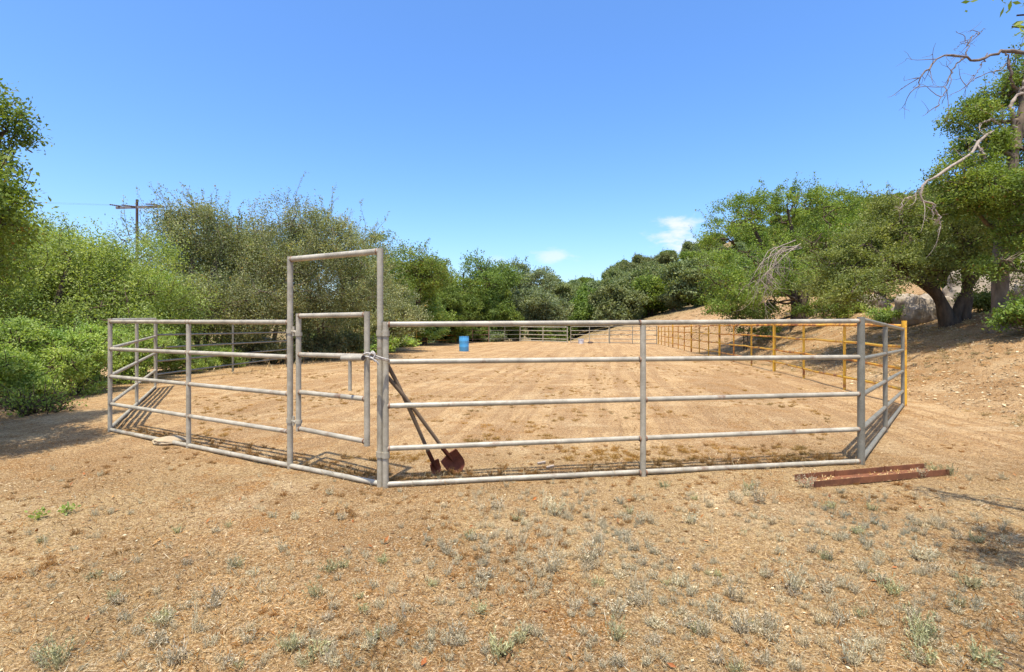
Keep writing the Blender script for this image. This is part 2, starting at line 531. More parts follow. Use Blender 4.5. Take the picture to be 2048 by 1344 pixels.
def np_tube(pts, r0, r1, sides):
    pts = np.asarray(pts, float); n = len(pts)
    t = unit(np.gradient(pts, axis=0))
    ref = np.array([0.3, 0.9, 0.2]) if abs(t[:, 2].mean()) > .5 else np.array([0, 0, 1.0])
    a = unit(np.cross(t, ref)); b = np.cross(a, t)
    r = np.linspace(r0, r1, n)[:, None] if np.isscalar(r0) else np.asarray(r0)[:, None]
    th = np.linspace(0, 2 * np.pi, sides, endpoint=False)
    V = pts[:, None, :] + (a[:, None, :] * np.cos(th)[None, :, None] + b[:, None, :] * np.sin(th)[None, :, None]) * r[:, :, None]
    i = np.arange(n - 1)[:, None] * sides; k = np.arange(sides)[None, :]; k2 = (k + 1) % sides
    F = np.stack([i + k, i + k2, i + sides + k2, i + sides + k], -1).reshape(-1, 4)
    return V.reshape(-1, 3), F

class Tubes:
    def __init__(self): self.V = []; self.F = []; self.n = 0
    def add(self, pts, r0, r1, sides=6):
        V, F = np_tube(pts, r0, r1, sides)
        self.V.append(V); self.F.append(F + self.n); self.n += len(V)
    def mesh(self, name, mat):
        return raw_mesh(name, np.concatenate(self.V), np.concatenate(self.F), mat, True)

def wavy(a, b, rng, n=7, amp=.12, sag=0.0):
    a = np.asarray(a, float); b = np.asarray(b, float)
    t = np.linspace(0, 1, n)[:, None]
    L = np.linalg.norm(b - a)
    p = a + (b - a) * t
    w1 = rng.normal(size=3) * amp * L; w2 = rng.normal(size=3) * amp * .5 * L
    p = p + np.sin(np.pi * t) * w1 + np.sin(2 * np.pi * t) * w2
    p[:, 2] += (np.sin(np.pi * t) * sag * L)[:, 0]
    return p

def smooth_path(pts, n=24):
    pts = np.asarray(pts, float)
    if len(pts) < 3:
        return np.linspace(pts[0], pts[-1], n)
    Q = []
    ext = np.vstack([2 * pts[0] - pts[1], pts, 2 * pts[-1] - pts[-2]])
    m = len(pts) - 1
    for u in np.linspace(0, m - 1e-6, n):
        i = int(u); t = u - i
        p0, p1, p2, p3 = ext[i:i + 4]
        Q.append(.5 * ((2 * p1) + (-p0 + p2) * t + (2 * p0 - 5 * p1 + 4 * p2 - p3) * t * t + (-p0 + 3 * p1 - 3 * p2 + p3) * t ** 3))
    return np.array(Q)

def make_tree(seed, lobes, trunks, clumps, nleaf, sig, L, wid, leafmat, bark, shoots=0, shoot_len=.9, shell=.16,
              limb_r=.07, name='tree', thin=.0, twig=1.0, gap=.36, flat=.58, gfreq=1.1):
    """meshes (trunk, crown) of a tree; lobes = (x, y, z, rx, ry, rz) around the tree's base"""
    rng = np.random.default_rng(seed)
    lob = np.array([l[:6] for l in lobes], float)
    wts = lob[:, 3] * lob[:, 4] + lob[:, 4] * lob[:, 5] + lob[:, 3] * lob[:, 5]
    wts = wts / wts.sum()
    pick = rng.choice(len(lob), clumps, p=wts)
    d = unit(rng.normal(size=(clumps, 3)) + np.array([0, 0, .12]))
    rad = np.clip(1 - np.abs(rng.normal(0, shell, size=(clumps, 1))) + rng.normal(0, .05, size=(clumps, 1)), .15, 1.2)
    C = lob[pick, :3] + d * rad * lob[pick, 3:6]
    # drop clumps deep inside another lobe
    q = np.linalg.norm((C[:, None, :] - lob[None, :, :3]) / lob[None, :, 3:6], axis=-1).min(1)
    C = C[q > .45]
    wood = Tubes()
    tr_pts = []; tr_rad = []
    for (pts, r0, r1) in trunks:
        p = smooth_path(pts, 22)
        t = np.linspace(0, 1, 22)
        r = r0 + (r1 - r0) * t + r0 * .45 * np.exp(-t * 14)
        r = r * (1 + .10 * np.sin(t * 23 + rng.uniform(0, 6)))
        wood.add(p, r, None, 12)
        tr_pts.append(p); tr_rad.append(r)
    TP = np.concatenate(tr_pts); TR = np.concatenate(tr_rad)
    nodes = [TP[6:]]
    for l in lob:
        c = l[:3]
        dz = np.linalg.norm(TP - c, axis=1) + (1.2 if c[2] > 2.2 else .25) * np.maximum(TP[:, 2] - c[2] + .1, 0)
        k = dz.argmin()
        end = c + rng.normal(size=3) * .15 * l[3:6]
        p = wavy(TP[k], end, rng, 10, .08, -.04)
        r0 = min(TR[k] * .75, limb_r * (1.6 if c[2] > 2.2 else .7))
        wood.add(p, r0, limb_r * .35, 7)
        nodes.append(p[3:])
        for _ in range(3):
            e2 = c + unit(rng.normal(size=3)) * l[3:6] * .75
            j = rng.integers(4, 10)
            p2 = wavy(p[j], e2, rng, 7, .1)
            wood.add(p2, limb_r * .4, limb_r * .12, 5)
            nodes.append(p2[2:])
    N = np.concatenate(nodes)
    sub = C if len(C) < 260 else C[rng.choice(len(C), 260, replace=False)]
    for c in sub:
        k = np.linalg.norm(N - c, axis=1).argmin()
        p = wavy(N[k], c + (c - N[k]) * .25, rng, 5, .12)
        wood.add(p, .014 * twig, .004 * twig, 4)
    # leaves
    cnt = np.maximum(1, (nleaf * rng.uniform(.35, 1.5, len(C))).astype(int))
    sg = sig * rng.uniform(.6, 1.4, len(C))
    rep = np.repeat(np.arange(len(C)), cnt)
    pos = C[rep] + np.clip(rng.normal(size=(len(rep), 3)), -1.7, 1.7) * (.82 * sg[rep][:, None]) * np.array([1, 1, flat])
    if gap:
        nz = vnoise(pos[:, 0] * gfreq, pos[:, 1] * gfreq, pos[:, 2] * gfreq, seed) * .6 + vnoise(pos[:, 0] * gfreq * 2.7, pos[:, 1] * gfreq * 2.7, pos[:, 2] * gfreq * 2.7, seed + 7) * .4
        pos = pos[nz > gap + rng.normal(0, .05, len(pos))]
    outs = [leaf_quads(pos, L, wid, rng)]
    # shoots that break the outline
    top = C[C[:, 2] > np.quantile(C[:, 2], .35)]
    for _ in range(shoots):
        s = top[rng.integers(len(top))]
        ctr = lob[:, :3].mean(0)
        dd = unit(unit(s - ctr) + np.array([0, 0, .9]) + rng.normal(size=3) * .35)
        ln = shoot_len * rng.uniform(.5, 1.3)
        p = wavy(s - dd * .2, s + dd * ln, rng, 7, .08)
        wood.add(p, .011 * twig, .003 * twig, 4)
        k = int(26 * ln / max(L, .05) * .10 * (1 - thin)) + 8
        t = rng.uniform(0.1, 1, k)
        q2 = np.stack([np.interp(t, np.linspace(0, 1, 7), p[:, j]) for j in range(3)], 1) + rng.normal(size=(k, 3)) * (.015 + L * .32)
        outs.append(leaf_quads(q2, L, wid, rng))
    V = np.concatenate([o[0] for o in outs]); nq = len(V) // 4
    crown = raw_mesh(name + '_crown', V, np.arange(nq * 4).reshape(nq, 4), leafmat)
    return wood.mesh(name + '_trunk', bark), crown

def put_tree(name, meshes, loc, label, cat='tree', group=None, rz=0.0, sc=1.0, trunk_name='trunk', crown_name='crown'):
    root = empty(name, loc, rz, sc)
    tag(root, label, cat, group)
    link(trunk_name, meshes[0], root)
    link(crown_name, meshes[1], root)
    return root

def rnd_lobes(seed, R, H, base, n=8, flat=.75):
    """rounded crown of radius R between heights base and H"""
    r = np.random.default_rng(seed)
    out = []
    zc = (H + base) / 2; hz = (H - base) / 2
    out.append((0, 0, zc, R * .55, R * .55, hz * .7))
    for k in range(n):
        a = k * 2.399 + r.uniform(-.4, .4); q = r.uniform(.35, .72); v = r.uniform(-.65, .62)
        s = R * r.uniform(.30, .46)
        out.append((math.cos(a) * R * q, math.sin(a) * R * q, zc + v * hz * math.sqrt(1 - q * q * .6), s, s, min(s * flat, hz * .5)))
    out.append((r.uniform(-.2, .2) * R, r.uniform(-.2, .2) * R, H - R * .27, R * .36, R * .36, R * .28))
    return out

def trunk_for(R, H, seed, r0=None, n=2):
    r = np.random.default_rng(seed)
    r0 = r0 or .035 * H
    out = []
    for k in range(n):
        a = r.uniform(0, 6.28)
        s = .12 * R
        out.append(([(math.cos(a) * s * .5, math.sin(a) * s * .5, -.3), (math.cos(a) * s, math.sin(a) * s, H * .2),
                     (math.cos(a) * R * .25, math.sin(a) * R * .25, H * .5), (math.cos(a + .5) * R * .3, math.sin(a + .5) * R * .3, H * .8)], r0, r0 * .25))
    return out

def px_lobes(base, Z, items):
    """lobes given in photograph pixels around Z: (px, py, dz, rx_px, ry_px, depth)"""
    out = []
    for (px, py, dZ, rx, ry, dep) in items:
        z = Z + dZ
        p = P(px, py, z) - base
        out.append((p.x, p.y, p.z, rx * z / 1024, dep, ry * z / 1024))
    return out

# --- right oaks -------------------------------------------------------------
def at(px, Z):
    x = (px - 1024) * Z / 1024
    return Vector((x, Z, g(x, Z)))

# oak 1: double trunk on the bank behind the yellow panels
b1 = at(1597, 25.5)
k = 25.5 / 1024
def loc1(px, py, dZ=0):
    p = P(px, py, 25.5 + dZ) - b1
    return (p.x, p.y, p.z)
lobs = px_lobes(b1, 25.5, [
    (1475, 440, 0, 52, 48, 1.7), (1445, 480, -.6, 44, 36, 1.3), (1500, 415, .5, 40, 30, 1.2), (1450, 575, 0, 42, 52, 1.4),
    (1500, 540, -.8, 60, 60, 1.8), (1560, 440, .8, 70, 52, 2.0), (1600, 400, 1, 52, 30, 1.6), (1560, 520, -1.2, 60, 55, 1.6),
    (1650, 420, .5, 62, 42, 1.8), (1640, 500, -.8, 70, 60, 2.0), (1700, 470, 0, 60, 50, 1.9), (1540, 600, -.8, 40, 30, 1.2), (1475, 610, -.6, 45, 26, 1.3),
    (1470, 585, -4.0, 62, 34, 1.4), (1520, 560, -4.2, 62, 36, 1.5), (1570, 545, -3.6, 60, 36, 1.4), (1450, 540, -2.6, 52, 40, 1.3), (1445, 622, -.4, 36, 20, .8), (1500, 628, -.8, 44, 18, .9)])
tr1 = [([loc1(1593, 655), loc1(1590, 610), loc1(1575, 560), loc1(1530, 500), loc1(1500, 440)], .24, .06),
       ([loc1(1606, 655), loc1(1612, 600), loc1(1640, 540), loc1(1660, 450)], .22, .06),
       ([loc1(1601, 655), loc1(1602, 590), loc1(1592, 500), loc1(1575, 420)], .2, .06)]
t = put_tree('oak_tree', make_tree(11, lobs, tr1, 600, 170, .27, .095, .55, M['leaf_oak'], M['bark'], 110, .9, shell=.22, limb_r=.09, gap=.41),
             b1, 'broad green oak with a forked dark trunk behind the yellow panels', 'tree')
# its dead hanging twigs
rng = np.random.default_rng(4)
dt = Tubes()
for i in range(8):
    a = np.array(loc1(1605 - i * 3 + rng.normal() * 6, 488 + rng.normal() * 5, -4.6))
    b = np.array(loc1(1555 - i * 3 + rng.normal() * 9, 505 + rng.normal() * 9, -5.6))
    c = np.array(loc1(1528 + rng.normal() * 14, 575 + rng.normal() * 22, -5.9))
    p = smooth_path([a, b, c], 9)
    dt.add(p, .022, .005, 5)
    for j in range(10):
        s = p[rng.integers(3, 9)]
        e = s + np.array([rng.normal() * .4, rng.normal() * .25, -rng.uniform(.2, 1.2)])
        dt.add(wavy(s, e, rng, 5, .12), .008, .003, 4)
o = link('dead_branch', dt.mesh('dead_branch', M['dead_wood']), t)
o["label"] = 'bare whitish dead twigs hanging from the crown'

# oak 2: twin trunk that leans to the left
Z2 = 15.2
b2 = at(1908, Z2)
def loc2(px, py, dZ=0):
    p = P(px, py, Z2 + dZ) - b2
    return (p.x, p.y, p.z)
dy2 = CAM_H - (650 - 645) * Z2 / 1024 - b2.z
lobs = px_lobes(b2, Z2, [
    (1700, 535, .2, 62, 40, .9), (1740, 490, .5, 66, 48, 1.1), (1770, 540, -.5, 70, 38, 1.0), (1690, 590, .4, 38, 30, .6), (1820, 480, .3, 75, 50, 1.2),
    (1850, 530, -.6, 60, 40, .9), (1900, 470, -.3, 70, 60, 1.2), (1880, 410, .3, 66, 46, 1.0), (1930, 540, -.7, 50, 42, .9),
    (1950, 420, .2, 60, 50, 1.0), (1990, 480, -.4, 60, 44, 1.0), (2050, 470, -.2, 60, 40, 1.0), (1640, 545, .7, 46, 40, .8), (1660, 570, 1.8, 60, 36, 1.1), (1710, 585, -.9, 60, 26, .9), (1750, 570, -1.3, 60, 28, .9), (1790, 430, 1.0, 50, 38, 1.0), (2060, 550, -.5, 44, 40, .8)])
tr2 = [([loc2(1896, 668), loc2(1890, 625), loc2(1868, 582), loc2(1822, 552), loc2(1770, 520), loc2(1730, 490)], .20, .09),
       ([loc2(1926, 668), loc2(1930, 610), loc2(1935, 560), loc2(1925, 490), loc2(1900, 420)], .19, .08),
       ([loc2(1910, 668), loc2(1912, 630), loc2(1940, 570), loc2(1990, 500)], .18, .06)]
put_tree('oak_tree', make_tree(12, lobs, tr2, 850, 150, .19, .068, .55, M['leaf_sun'], M['bark'], 130, .55, shell=.22, limb_r=.07, gap=.42, gfreq=1.6),
         b2, 'low spreading oak whose thick twin trunk leans over a pale boulder', 'tree')

# oak 3: tall grey trunk with bleached dead limbs
Z3 = 12.6
b3 = at(2000, Z3)
def loc3(px, py, dZ=0):
    p = P(px, py, Z3 + dZ) - b3
    return (p.x, p.y, p.z)
lobs = px_lobes(b3, Z3, [
    (1945, 235, .3, 44, 34, .6), (1960, 300, .2, 44, 36, .7), (1925, 345, -.2, 50, 34, .7), (1960, 380, -.5, 60, 40, .9), (2010, 400, -.4, 50, 44, .9),
    (2060, 380, -.2, 60, 50, .9), (2060, 290, .5, 50, 60, .8), (2000, 190, .6, 36, 30, .5), (2075, 150, .5, 50, 60, .8), (1900, 415, -.1, 40, 26, .6),
    (2060, 460, -.9, 50, 36, .8), (2010, 530, -.8, 40, 32, .6)])
tr3 = [([loc3(1999, 672), loc3(2000, 600), loc3(2002, 500), loc3(2014, 420), loc3(2022, 350), loc3(2030, 290), loc3(2056, 230), loc3(2080, 140), loc3(2090, 60)], .17, .07),
       ([loc3(2028, 300), loc3(2040, 240), loc3(2060, 130), loc3(2075, 105)], .10, .05)]
t = put_tree('oak_tree', make_tree(13, lobs, tr3, 800, 100, .18, .070, .5, M['leaf_oak'], M['bark_pale'], 90, .6, shell=.30, limb_r=.045, gap=.37, gfreq=1.7),
             b3, 'tall sparse oak with a straight grey trunk and bare dead limbs above', 'tree')
def dead_limb(paths, seed, twigs, root, label, mt='dead_wood'):
    r = np.random.default_rng(seed)
    d = Tubes()
    for (pts, r0, r1, nt) in paths:
        p = smooth_path([loc3(*q) for q in pts], 26)
        p[2:-1] += r.normal(size=(23, 3)) * .022
        tt = np.linspace(0, 1, 26)
        d.add(p, (r0 + (r1 - r0) * tt) * (1 + .16 * np.sin(tt * 31 + seed) + .10 * r.normal(size=26)), None, 8)
        for _ in range(nt):
            s = p[r.integers(6, 26)]
            e = s + np.array([-abs(r.normal()) * .25, r.normal() * .2, r.normal() * .35 - .1])
            q = wavy(s, e, r, 6, .08)
            d.add(q, .010, .003, 4)
            for _ in range(2):
                s2 = q[r.integers(2, 6)]
                d.add(wavy(s2, s2 + r.normal(size=3) * .13, r, 4, .08), .005, .0025, 3)
    o = link('dead_limb', d.mesh('dead_limb', M[mt]), root)
    o["label"] = label
dead_limb([([(2062, 108, .2), (2012, 102, 0), (1990, 107, 0), (1955, 120, -.2), (1932, 114, -.3), (1890, 112, -.4), (1862, 132, -.5), (1842, 155, -.5), (1838, 170, -.5), (1822, 184, -.6)], .045, .008, 10),
           ([(1932, 114, -.3), (1908, 132, -.4), (1896, 160, -.5), (1885, 195, -.6), (1870, 222, -.7)], .018, .006, 7),
           ([(1932, 116, -.3), (1940, 82, -.2), (1956, 66, -.1), (1972, 58, 0)], .014, .004, 3),
           ([(1940, 82, -.2), (1925, 88, -.3), (1908, 100, -.4)], .007, .003, 1),
           ([(2010, 103, 0), (2016, 120, 0), (2008, 134, 0), (1970, 150, -.2), (1940, 165, -.3), (1930, 178, -.4)], .02, .005, 4),
           ([(2016, 118, 0), (2024, 160, 0), (2036, 185, .1), (2045, 215, 0)], .03, .035, 3),
           ([(1975, 106, 0), (1962, 130, -.2), (1948, 152, -.4)], .012, .004, 2)], 5, 5, t, 'dark bare limb reaching left against the sky', 'limb_dark')
dead_limb([([(2030, 272, 0), (2000, 264, -.2), (1968, 272, -.4), (1955, 290, -.5), (1938, 312, -.7), (1900, 336, -.9), (1868, 356, -1.1), (1846, 372, -1.2), (1838, 392, -1.2), (1850, 404, -1.2), (1866, 410, -1.2), (1868, 430, -1.2)], .044, .014, 5),
           ([(1846, 372, -1.2), (1828, 392, -1.2), (1806, 402, -1.2), (1800, 430, -1.2)], .016, .005, 6),
           ([(1866, 410, -1.2), (1880, 440, -1.2), (1876, 470, -1.2)], .018, .006, 6),
           ([(1955, 290, -.5), (1965, 305, -.6), (1972, 318, -.6)], .03, .012, 2),
           ([(2026, 285, 0), (1995, 245, -.2), (1975, 240, -.3), (1960, 246, -.3)], .03, .010, 3),
           ([(2034, 262, 0), (2020, 215, -.1), (2040, 185, 0), (2050, 150, 0)], .045, .03, 2)], 6, 6, t, 'bleached pale dead limb curling down to the left')

# trees behind, at the right
rb = [(1765, 30, 395, 3.6, 'leaf_oak', 'rounded bright green tree standing behind the low spreading oak'),
      (1690, 33, 385, 3.9, 'leaf_dark', 'dark green tree filling the gap between the two right-hand oaks'),
      (1905, 22, 470, 2.6, 'leaf_grey', 'grey-green bushy tree on the slope behind the boulders'),
      (2035, 20, 480, 2.8, 'leaf_bright', 'bright green bushy tree behind the tall grey trunk')]
for i, (px, Z, top, R, lm, lab) in enumerate(rb):
    b = at(px, Z)
    H = P(px, top, Z).z - b.z
    ms = make_tree(40 + i, rnd_lobes(40 + i, R, H, H * .12, 9), trunk_for(R, H, i), 440, 110, R * .12, .12, .55, M[lm], M['bark'], 60, .9, shell=.24, gap=.33)
    put_tree('bushy_tree', ms, b, lab, 'tree')
sb = [(1700, 23.5, 606, 1.1, 'leaf_bright', 'small light green bush under the oaks by the boulder'),
      (1790, 18, 622, .75, 'leaf_bright', 'low pale bush in front of the large boulder'),
      (1655, 22.5, 598, 1.25, 'leaf_oak', 'green bush at the top of the bank behind the yellow panels'),
      (1490, 24, 582, 1.5, 'leaf_dark', 'dark bush at the left foot of the broad oak'),
      (1962, 16, 588, .75, 'leaf_sun', 'loose pale green bush in front of the tall pale boulder'),
      (2052, 11.5, 600, .7, 'leaf_oak', 'green bush beside the tall grey trunk at the right edge')]
for i, (px, Z, top, R, lm, lab) in enumerate(sb):
    b = at(px, Z)
    H = max(.5, P(px, top, Z).z - b.z)
    ms = make_tree(60 + i, rnd_lobes(60 + i, R, H, 0.05, 6), trunk_for(R, H, i, .03), 120, 55, .13, .08, .55, M[lm], M['bark'], 20, .35, shell=.3, limb_r=.02, gap=.33)
    put_tree('bush', ms, b, lab, 'bush', trunk_name='stem', crown_name='foliage')

# out-of-frame tree at the near right: a few leaf sprays reach in and its shade falls on the ground
bn = Vector((6.4, 1.6, g(6.4, 1.6)))
lobs = [(-2.84, 1.92, 3.58, .10, .14, .22), (-2.80, 1.95, 3.75, .10, .14, .2), (-3.46, .57, 3.9, .32, .26, .2), (-3.40, .62, 4.0, .34, .26, .2), (-3.1, .72, 4.0, .36, .28, .22), (-3.15, .66, 3.85, .36, .28, .2), (-4.35, -.5, 3.9, .3, .2, .2), (-2.75, .3, 4.2, .5, .4, .3), (-2.2, .2, 4.3, .9, .6, .5), (-2.2, -.7, 3.9, .8, .7, .4), (-.8, .6, 4.6, 1.2, 1.1, .9), (.8, .5, 4.8, 1.4, 1.3, 1.0)]
ms = make_tree(71, lobs, [([(0, 0, -.3), (-.1, .1, 1.2), (-.5, .3, 2.8), (-1.4, .6, 4.0)], .24, .09)], 300, 85, .13, .06, .38, M['leaf_dark'], M['bark'], 0, .4, shell=.3, limb_r=.05, gap=.36, gfreq=2)
put_tree('oak_tree', ms, bn, 'oak whose leaf sprays just reach in at the upper right corner', 'tree')

# --- left edge tree ----------------------------------------------------------
bl = Vector((-9.6, 6.4, g(-9.6, 6.4)))
def locl(px, py, Z):
    p = P(px, py, Z) - bl
    return (p.x, p.y, p.z)
lobs = []
for (px, py, Z, rx, ry, dep) in [(-18, 255, 6.9, 46, 62, .5), (-62, 190, 6.9, 55, 50, .5), (-40, 320, 6.7, 38, 46, .4), (-30, 440, 6.8, 22, 45, .3), (-110, 330, 6.6, 80, 90, .7), (-42, 530, 7.4, 42, 60, .5), (-160, 200, 6.4, 90, 110, .9), (-130, 480, 6.4, 90, 90, .7)]:
    q = locl(px, py, Z); lobs.append((q[0], q[1], q[2], rx * Z / 1024, dep, ry * Z / 1024))
lobs += [lobs[0], (3.3, -.6, 2.7, .75, .6, .4), (2.9, -.5, 3.0, .9, .7, .45), (3.1, -1.0, 2.6, .7, .6, .4), (3.35, -.8, 2.9, .75, .7, .45), (3.2, -.7, 3.2, .7, .7, .4), (2.6, -.2, 2.5, .8, .7, .5), (2.5, .1, 2.8, .8, .7, .5), (.4, -.3, 3.6, 1.4, 1.4, 1.1), (-1.4, .6, 3.9, 1.6, 1.5, 1.2), (2.2, -.9, 2.6, .8, .6, .6), (1.0, 1.2, 2.4, 1.3, 1.0, .9)]
ms = make_tree(72, lobs, [([(0, 0, -.4), (.15, .1, 1.0), (.6, .2, 2.4), (1.6, .3, 3.6)], .2, .07), ([(0, 0, .6), (-.4, .3, 2.2), (-.8, .4, 4.0)], .14, .05)],
               1350, 110, .15, .055, .5, M['leaf_oak'], M['bark'], 60, .35, shell=.35, limb_r=.05, gap=.30, gfreq=2)
put_tree('oak_tree', ms, bl, 'oak leaning in from the left edge above the shaded ground', 'tree')

# --- left bushes and trees ---------------------------------------------------
lt = [  # px, Z, top, R, material, n clumps, leaf, label, base fraction
    (40, 12.2, 415, 3.0, 'leaf_bright', 620, .075, 'bright green leafy tree at the left edge beyond the shaded ground'),
    (175, 14.5, 436, 3.1, 'leaf_bright', 680, .08, 'bright green leafy tree below the utility pole'),
    (95, 18.5, 405, 3.4, 'leaf_oak', 520, .10, 'darker green tree rising behind the bright green ones at left'),
    (275, 17.5, 500, 2.5, 'leaf_bright', 560, .085, 'rounded yellow-green tree left of the feathery grey-green trees'),
    (405, 19.5, 402, 3.0, 'leaf_grey', 700, .085, 'grey-green feathery tree behind the left end of the gate panel'),
    (530, 20.5, 368, 3.4, 'leaf_grey', 760, .085, 'tallest grey-green feathery tree with wispy top behind the gate'),
    (655, 22.5, 415, 3.4, 'leaf_grey', 700, .09, 'grey-green feathery tree showing through the tall gate frame'),
    (470, 25.5, 412, 3.0, 'leaf_oak', 420, .12, 'green tree between the tops of two feathery grey-green trees'),
]
for i, (px, Z, top, R, lm, nc, L, lab) in enumerate(lt):
    b = at(px, Z)
    H = P(px, top, Z).z - b.z - .35
    grey = lm == 'leaf_grey'
    ms = make_tree(80 + i, rnd_lobes(80 + i, R, H, .05, 13, .9), trunk_for(R, H, 80 + i, .10, 4), nc, 150, R * .085, L * .84, .5, M[lm],
                   M['bark_pale'] if grey else M['bark'], 150 if grey else 70, 1.15 if grey else .7, shell=.24, limb_r=.05, gap=.35 if grey else .31, flat=.85, gfreq=1.3)
    put_tree('leafy_tree' if not grey else 'feathery_tree', ms, b, lab, 'tree')
lb = [(50, 10.2, 640, 1.2, 'leaf_bright', 'low green bush at the left edge nearest the shaded ground'),
      (150, 10.9, 650, 1.1, 'leaf_bright', 'low green bush outside the left corner of the pipe fence'),
      (255, 12.8, 655, 1.2, 'leaf_bright', 'low green bush behind the left corner post'),
      (345, 15.2, 680, 1.0, 'leaf_bright', 'low bright bush behind the shaded rear panel rails'),
      (435, 17.5, 690, 1.0, 'leaf_bright', 'low yellow-green bush by the rear panel mid post'),
      (-10, 9.3, 690, .9, 'leaf_bright', 'low bush at the left edge beside the tree shade'),
      (70, 8.4, 795, .75, 'leaf_oak', 'sparse twiggy low bush in the tree shade at the left')]
for i, (px, Z, top, R, lm, lab) in enumerate(lb):
    b = at(px, Z)
    H = P(px, top, Z).z - b.z
    ms = make_tree(100 + i, rnd_lobes(100 + i, R, H, .02, 8, .9), trunk_for(R, H, i, .03, 3), 300 if i < 6 else 70, 120 if i < 6 else 9, .11, .050, .5, M[lm], M['bark'], 40, .35, shell=.3, limb_r=.02, gap=.32, gfreq=2)
    put_tree('bush', ms, b, lab, 'bush', trunk_name='stem', crown_name='foliage')

# --- mid-distance trees past the arena --------------------------------------
mt = [(742, 33, 462, 3.6, 'leaf_dark', 'dark green tree just right of the tall gate frame'),
      (815, 40, 492, 4.2, 'leaf_oak', 'green tree right of the gate with a spreading flat top'),
      (765, 30, 560, 2.9, 'leaf_grey', 'grey-green tree behind the yellow panel left of the barrel'),
      (880, 50, 520, 4.2, 'leaf_oak', 'bright green oak above the blue barrel'),
      (950, 54, 512, 4.6, 'leaf_dark', 'dark round oak up and right of the blue barrel'),
      (905, 46, 575, 2.8, 'leaf_dark', 'shadowy dark oak with low branches behind the blue barrel'),
      (1036, 72, 520, 5.2, 'leaf_blue', 'tall blue-green oak over the grey gate panel'),
      (985, 60, 560, 3.4, 'leaf_oak', 'yellow-green tree between the dark oak and the tall blue-green oak'),
      (1068, 56, 575, 3.6, 'leaf_blue', 'silvery grey-green tree behind the grey gate panel'),
      (1098, 78, 548, 4.2, 'leaf_far', 'dull green tree at the right foot of the tall blue-green oak'),
      (845, 42, 590, 2.6, 'leaf_bright', 'small bright green tree behind the left yellow panel'),
      (1000, 52, 605, 2.6, 'leaf_dark', 'dark bushy tree behind the end of the brown rails')]
arch = {}
for i, (px, Z, top, R, lm, lab) in enumerate(mt):
    b = at(px, Z)
    H = P(px, top, Z).z - b.z
    ms = make_tree(120 + i, rnd_lobes(120 + i, R, H, H * .06, 11), trunk_for(R, H, i, None, 3), 480, 90, R * .10, .0030 * Z + .02, .6, M[lm], M['bark'], 50, .9, shell=.24, gap=.33, gfreq=.9)
    put_tree('oak_tree', ms, b, lab, 'tree')
ub = [(690, 24.5, 660, 1.3, 'leaf_grey'), (760, 28, 668, 1.2, 'leaf_bright'), (800, 37.5, 672, 1.5, 'leaf_bright'), (870, 46, 655, 1.8, 'leaf_dark'), (950, 50, 655, 1.9, 'leaf_dark'),
      (1020, 53.5, 652, 1.6, 'leaf_blue'), (1085, 54.5, 650, 1.8, 'leaf_dark'), (985, 49.5, 668, 1.2, 'leaf_blue'), (640, 22, 668, 1.3, 'leaf_grey'), (500, 19.5, 668, 1.3, 'leaf_grey'), (668, 28, 505, 2.2, 'leaf_grey'), (560, 20, 690, 1.0, 'leaf_grey'), (905, 46.5, 665, 1.3, 'leaf_bright')]
ubl = ['grey-green bush seen through the latch side of the gate leaf', 'bright bush right of the gate posts at the arena edge', 'bright bush at the foot of the left yellow panel', 'dark bush left of the blue barrel behind the fence',
       'dark bush right of the blue barrel behind the brown rails', 'blue-grey bush under the silvery tree at the grey panel', 'dark bush behind the grey gate panel', 'low blue-grey bush beside the dark oak roots',
       'grey-green bush seen through the hinge side of the gate leaf', 'grey-green bush behind the middle of the shaded rear panel', 'tall grey-green bush filling the gap seen through the gate frame', 'low grey-green bush at the end of the shaded rear panel', 'bright low bush directly behind the blue barrel']
for i, (px, Z, top, R, lm) in enumerate(ub):
    b = at(px, Z)
    H = max(.9, P(px, top, Z).z - b.z)
    ms = make_tree(150 + i, rnd_lobes(150 + i, R, H, .02, 7, .8), trunk_for(R, H, i, .03, 3), 170, 60, R * .11, .0034 * Z + .025, .55, M[lm], M['bark'], 22, .4, shell=.3, limb_r=.02, gap=.32, gfreq=1.5)
    put_tree('bush', ms, b, ubl[i], 'bush', trunk_name='stem', crown_name='foliage')

# --- far hillside ------------------------------------------------------------
kinds = []
for i, lm in enumerate(('leaf_far', 'leaf_blue', 'leaf_dark', 'leaf_far', 'leaf_oak')):
    R = 3.6; H = 5.6
    kinds.append(make_tree(170 + i, rnd_lobes(170 + i, R, H, .1, 9), trunk_for(R, H, i, None, 2), 320, 75, .45, .29, .65, M[lm], M['bark'], 26, 1.2, shell=.25, gap=.32, gfreq=.8, twig=2))
rng = np.random.default_rng(99)
n = 0; tries = 0
spots = []
while n < 150 and tries < 6000:
    tries += 1
    Z = rng.uniform(66, 185)
    u = rng.uniform(.07, .98) if rng.random() < .93 else rng.uniform(-.55, -.05)
    x = u * Z
    if x < 12 and Z < 62: continue
    if 1.0 > u > .30 and Z < 85 and rng.random() < .7: continue
    if any((x - a) ** 2 + (Z - c) ** 2 < (4.0 + Z * .012) ** 2 for (a, c) in spots): continue
    spots.append((x, Z)); n += 1
    kk = kinds[rng.integers(5)]
    put_tree('hillside_tree', kk, (x, Z, g(x, Z) - .2), 'dull green scrubby tree on the far hillside', 'tree', 'trees on the far hillside', rng.uniform(0, 6.28), rng.uniform(.75, 1.35))
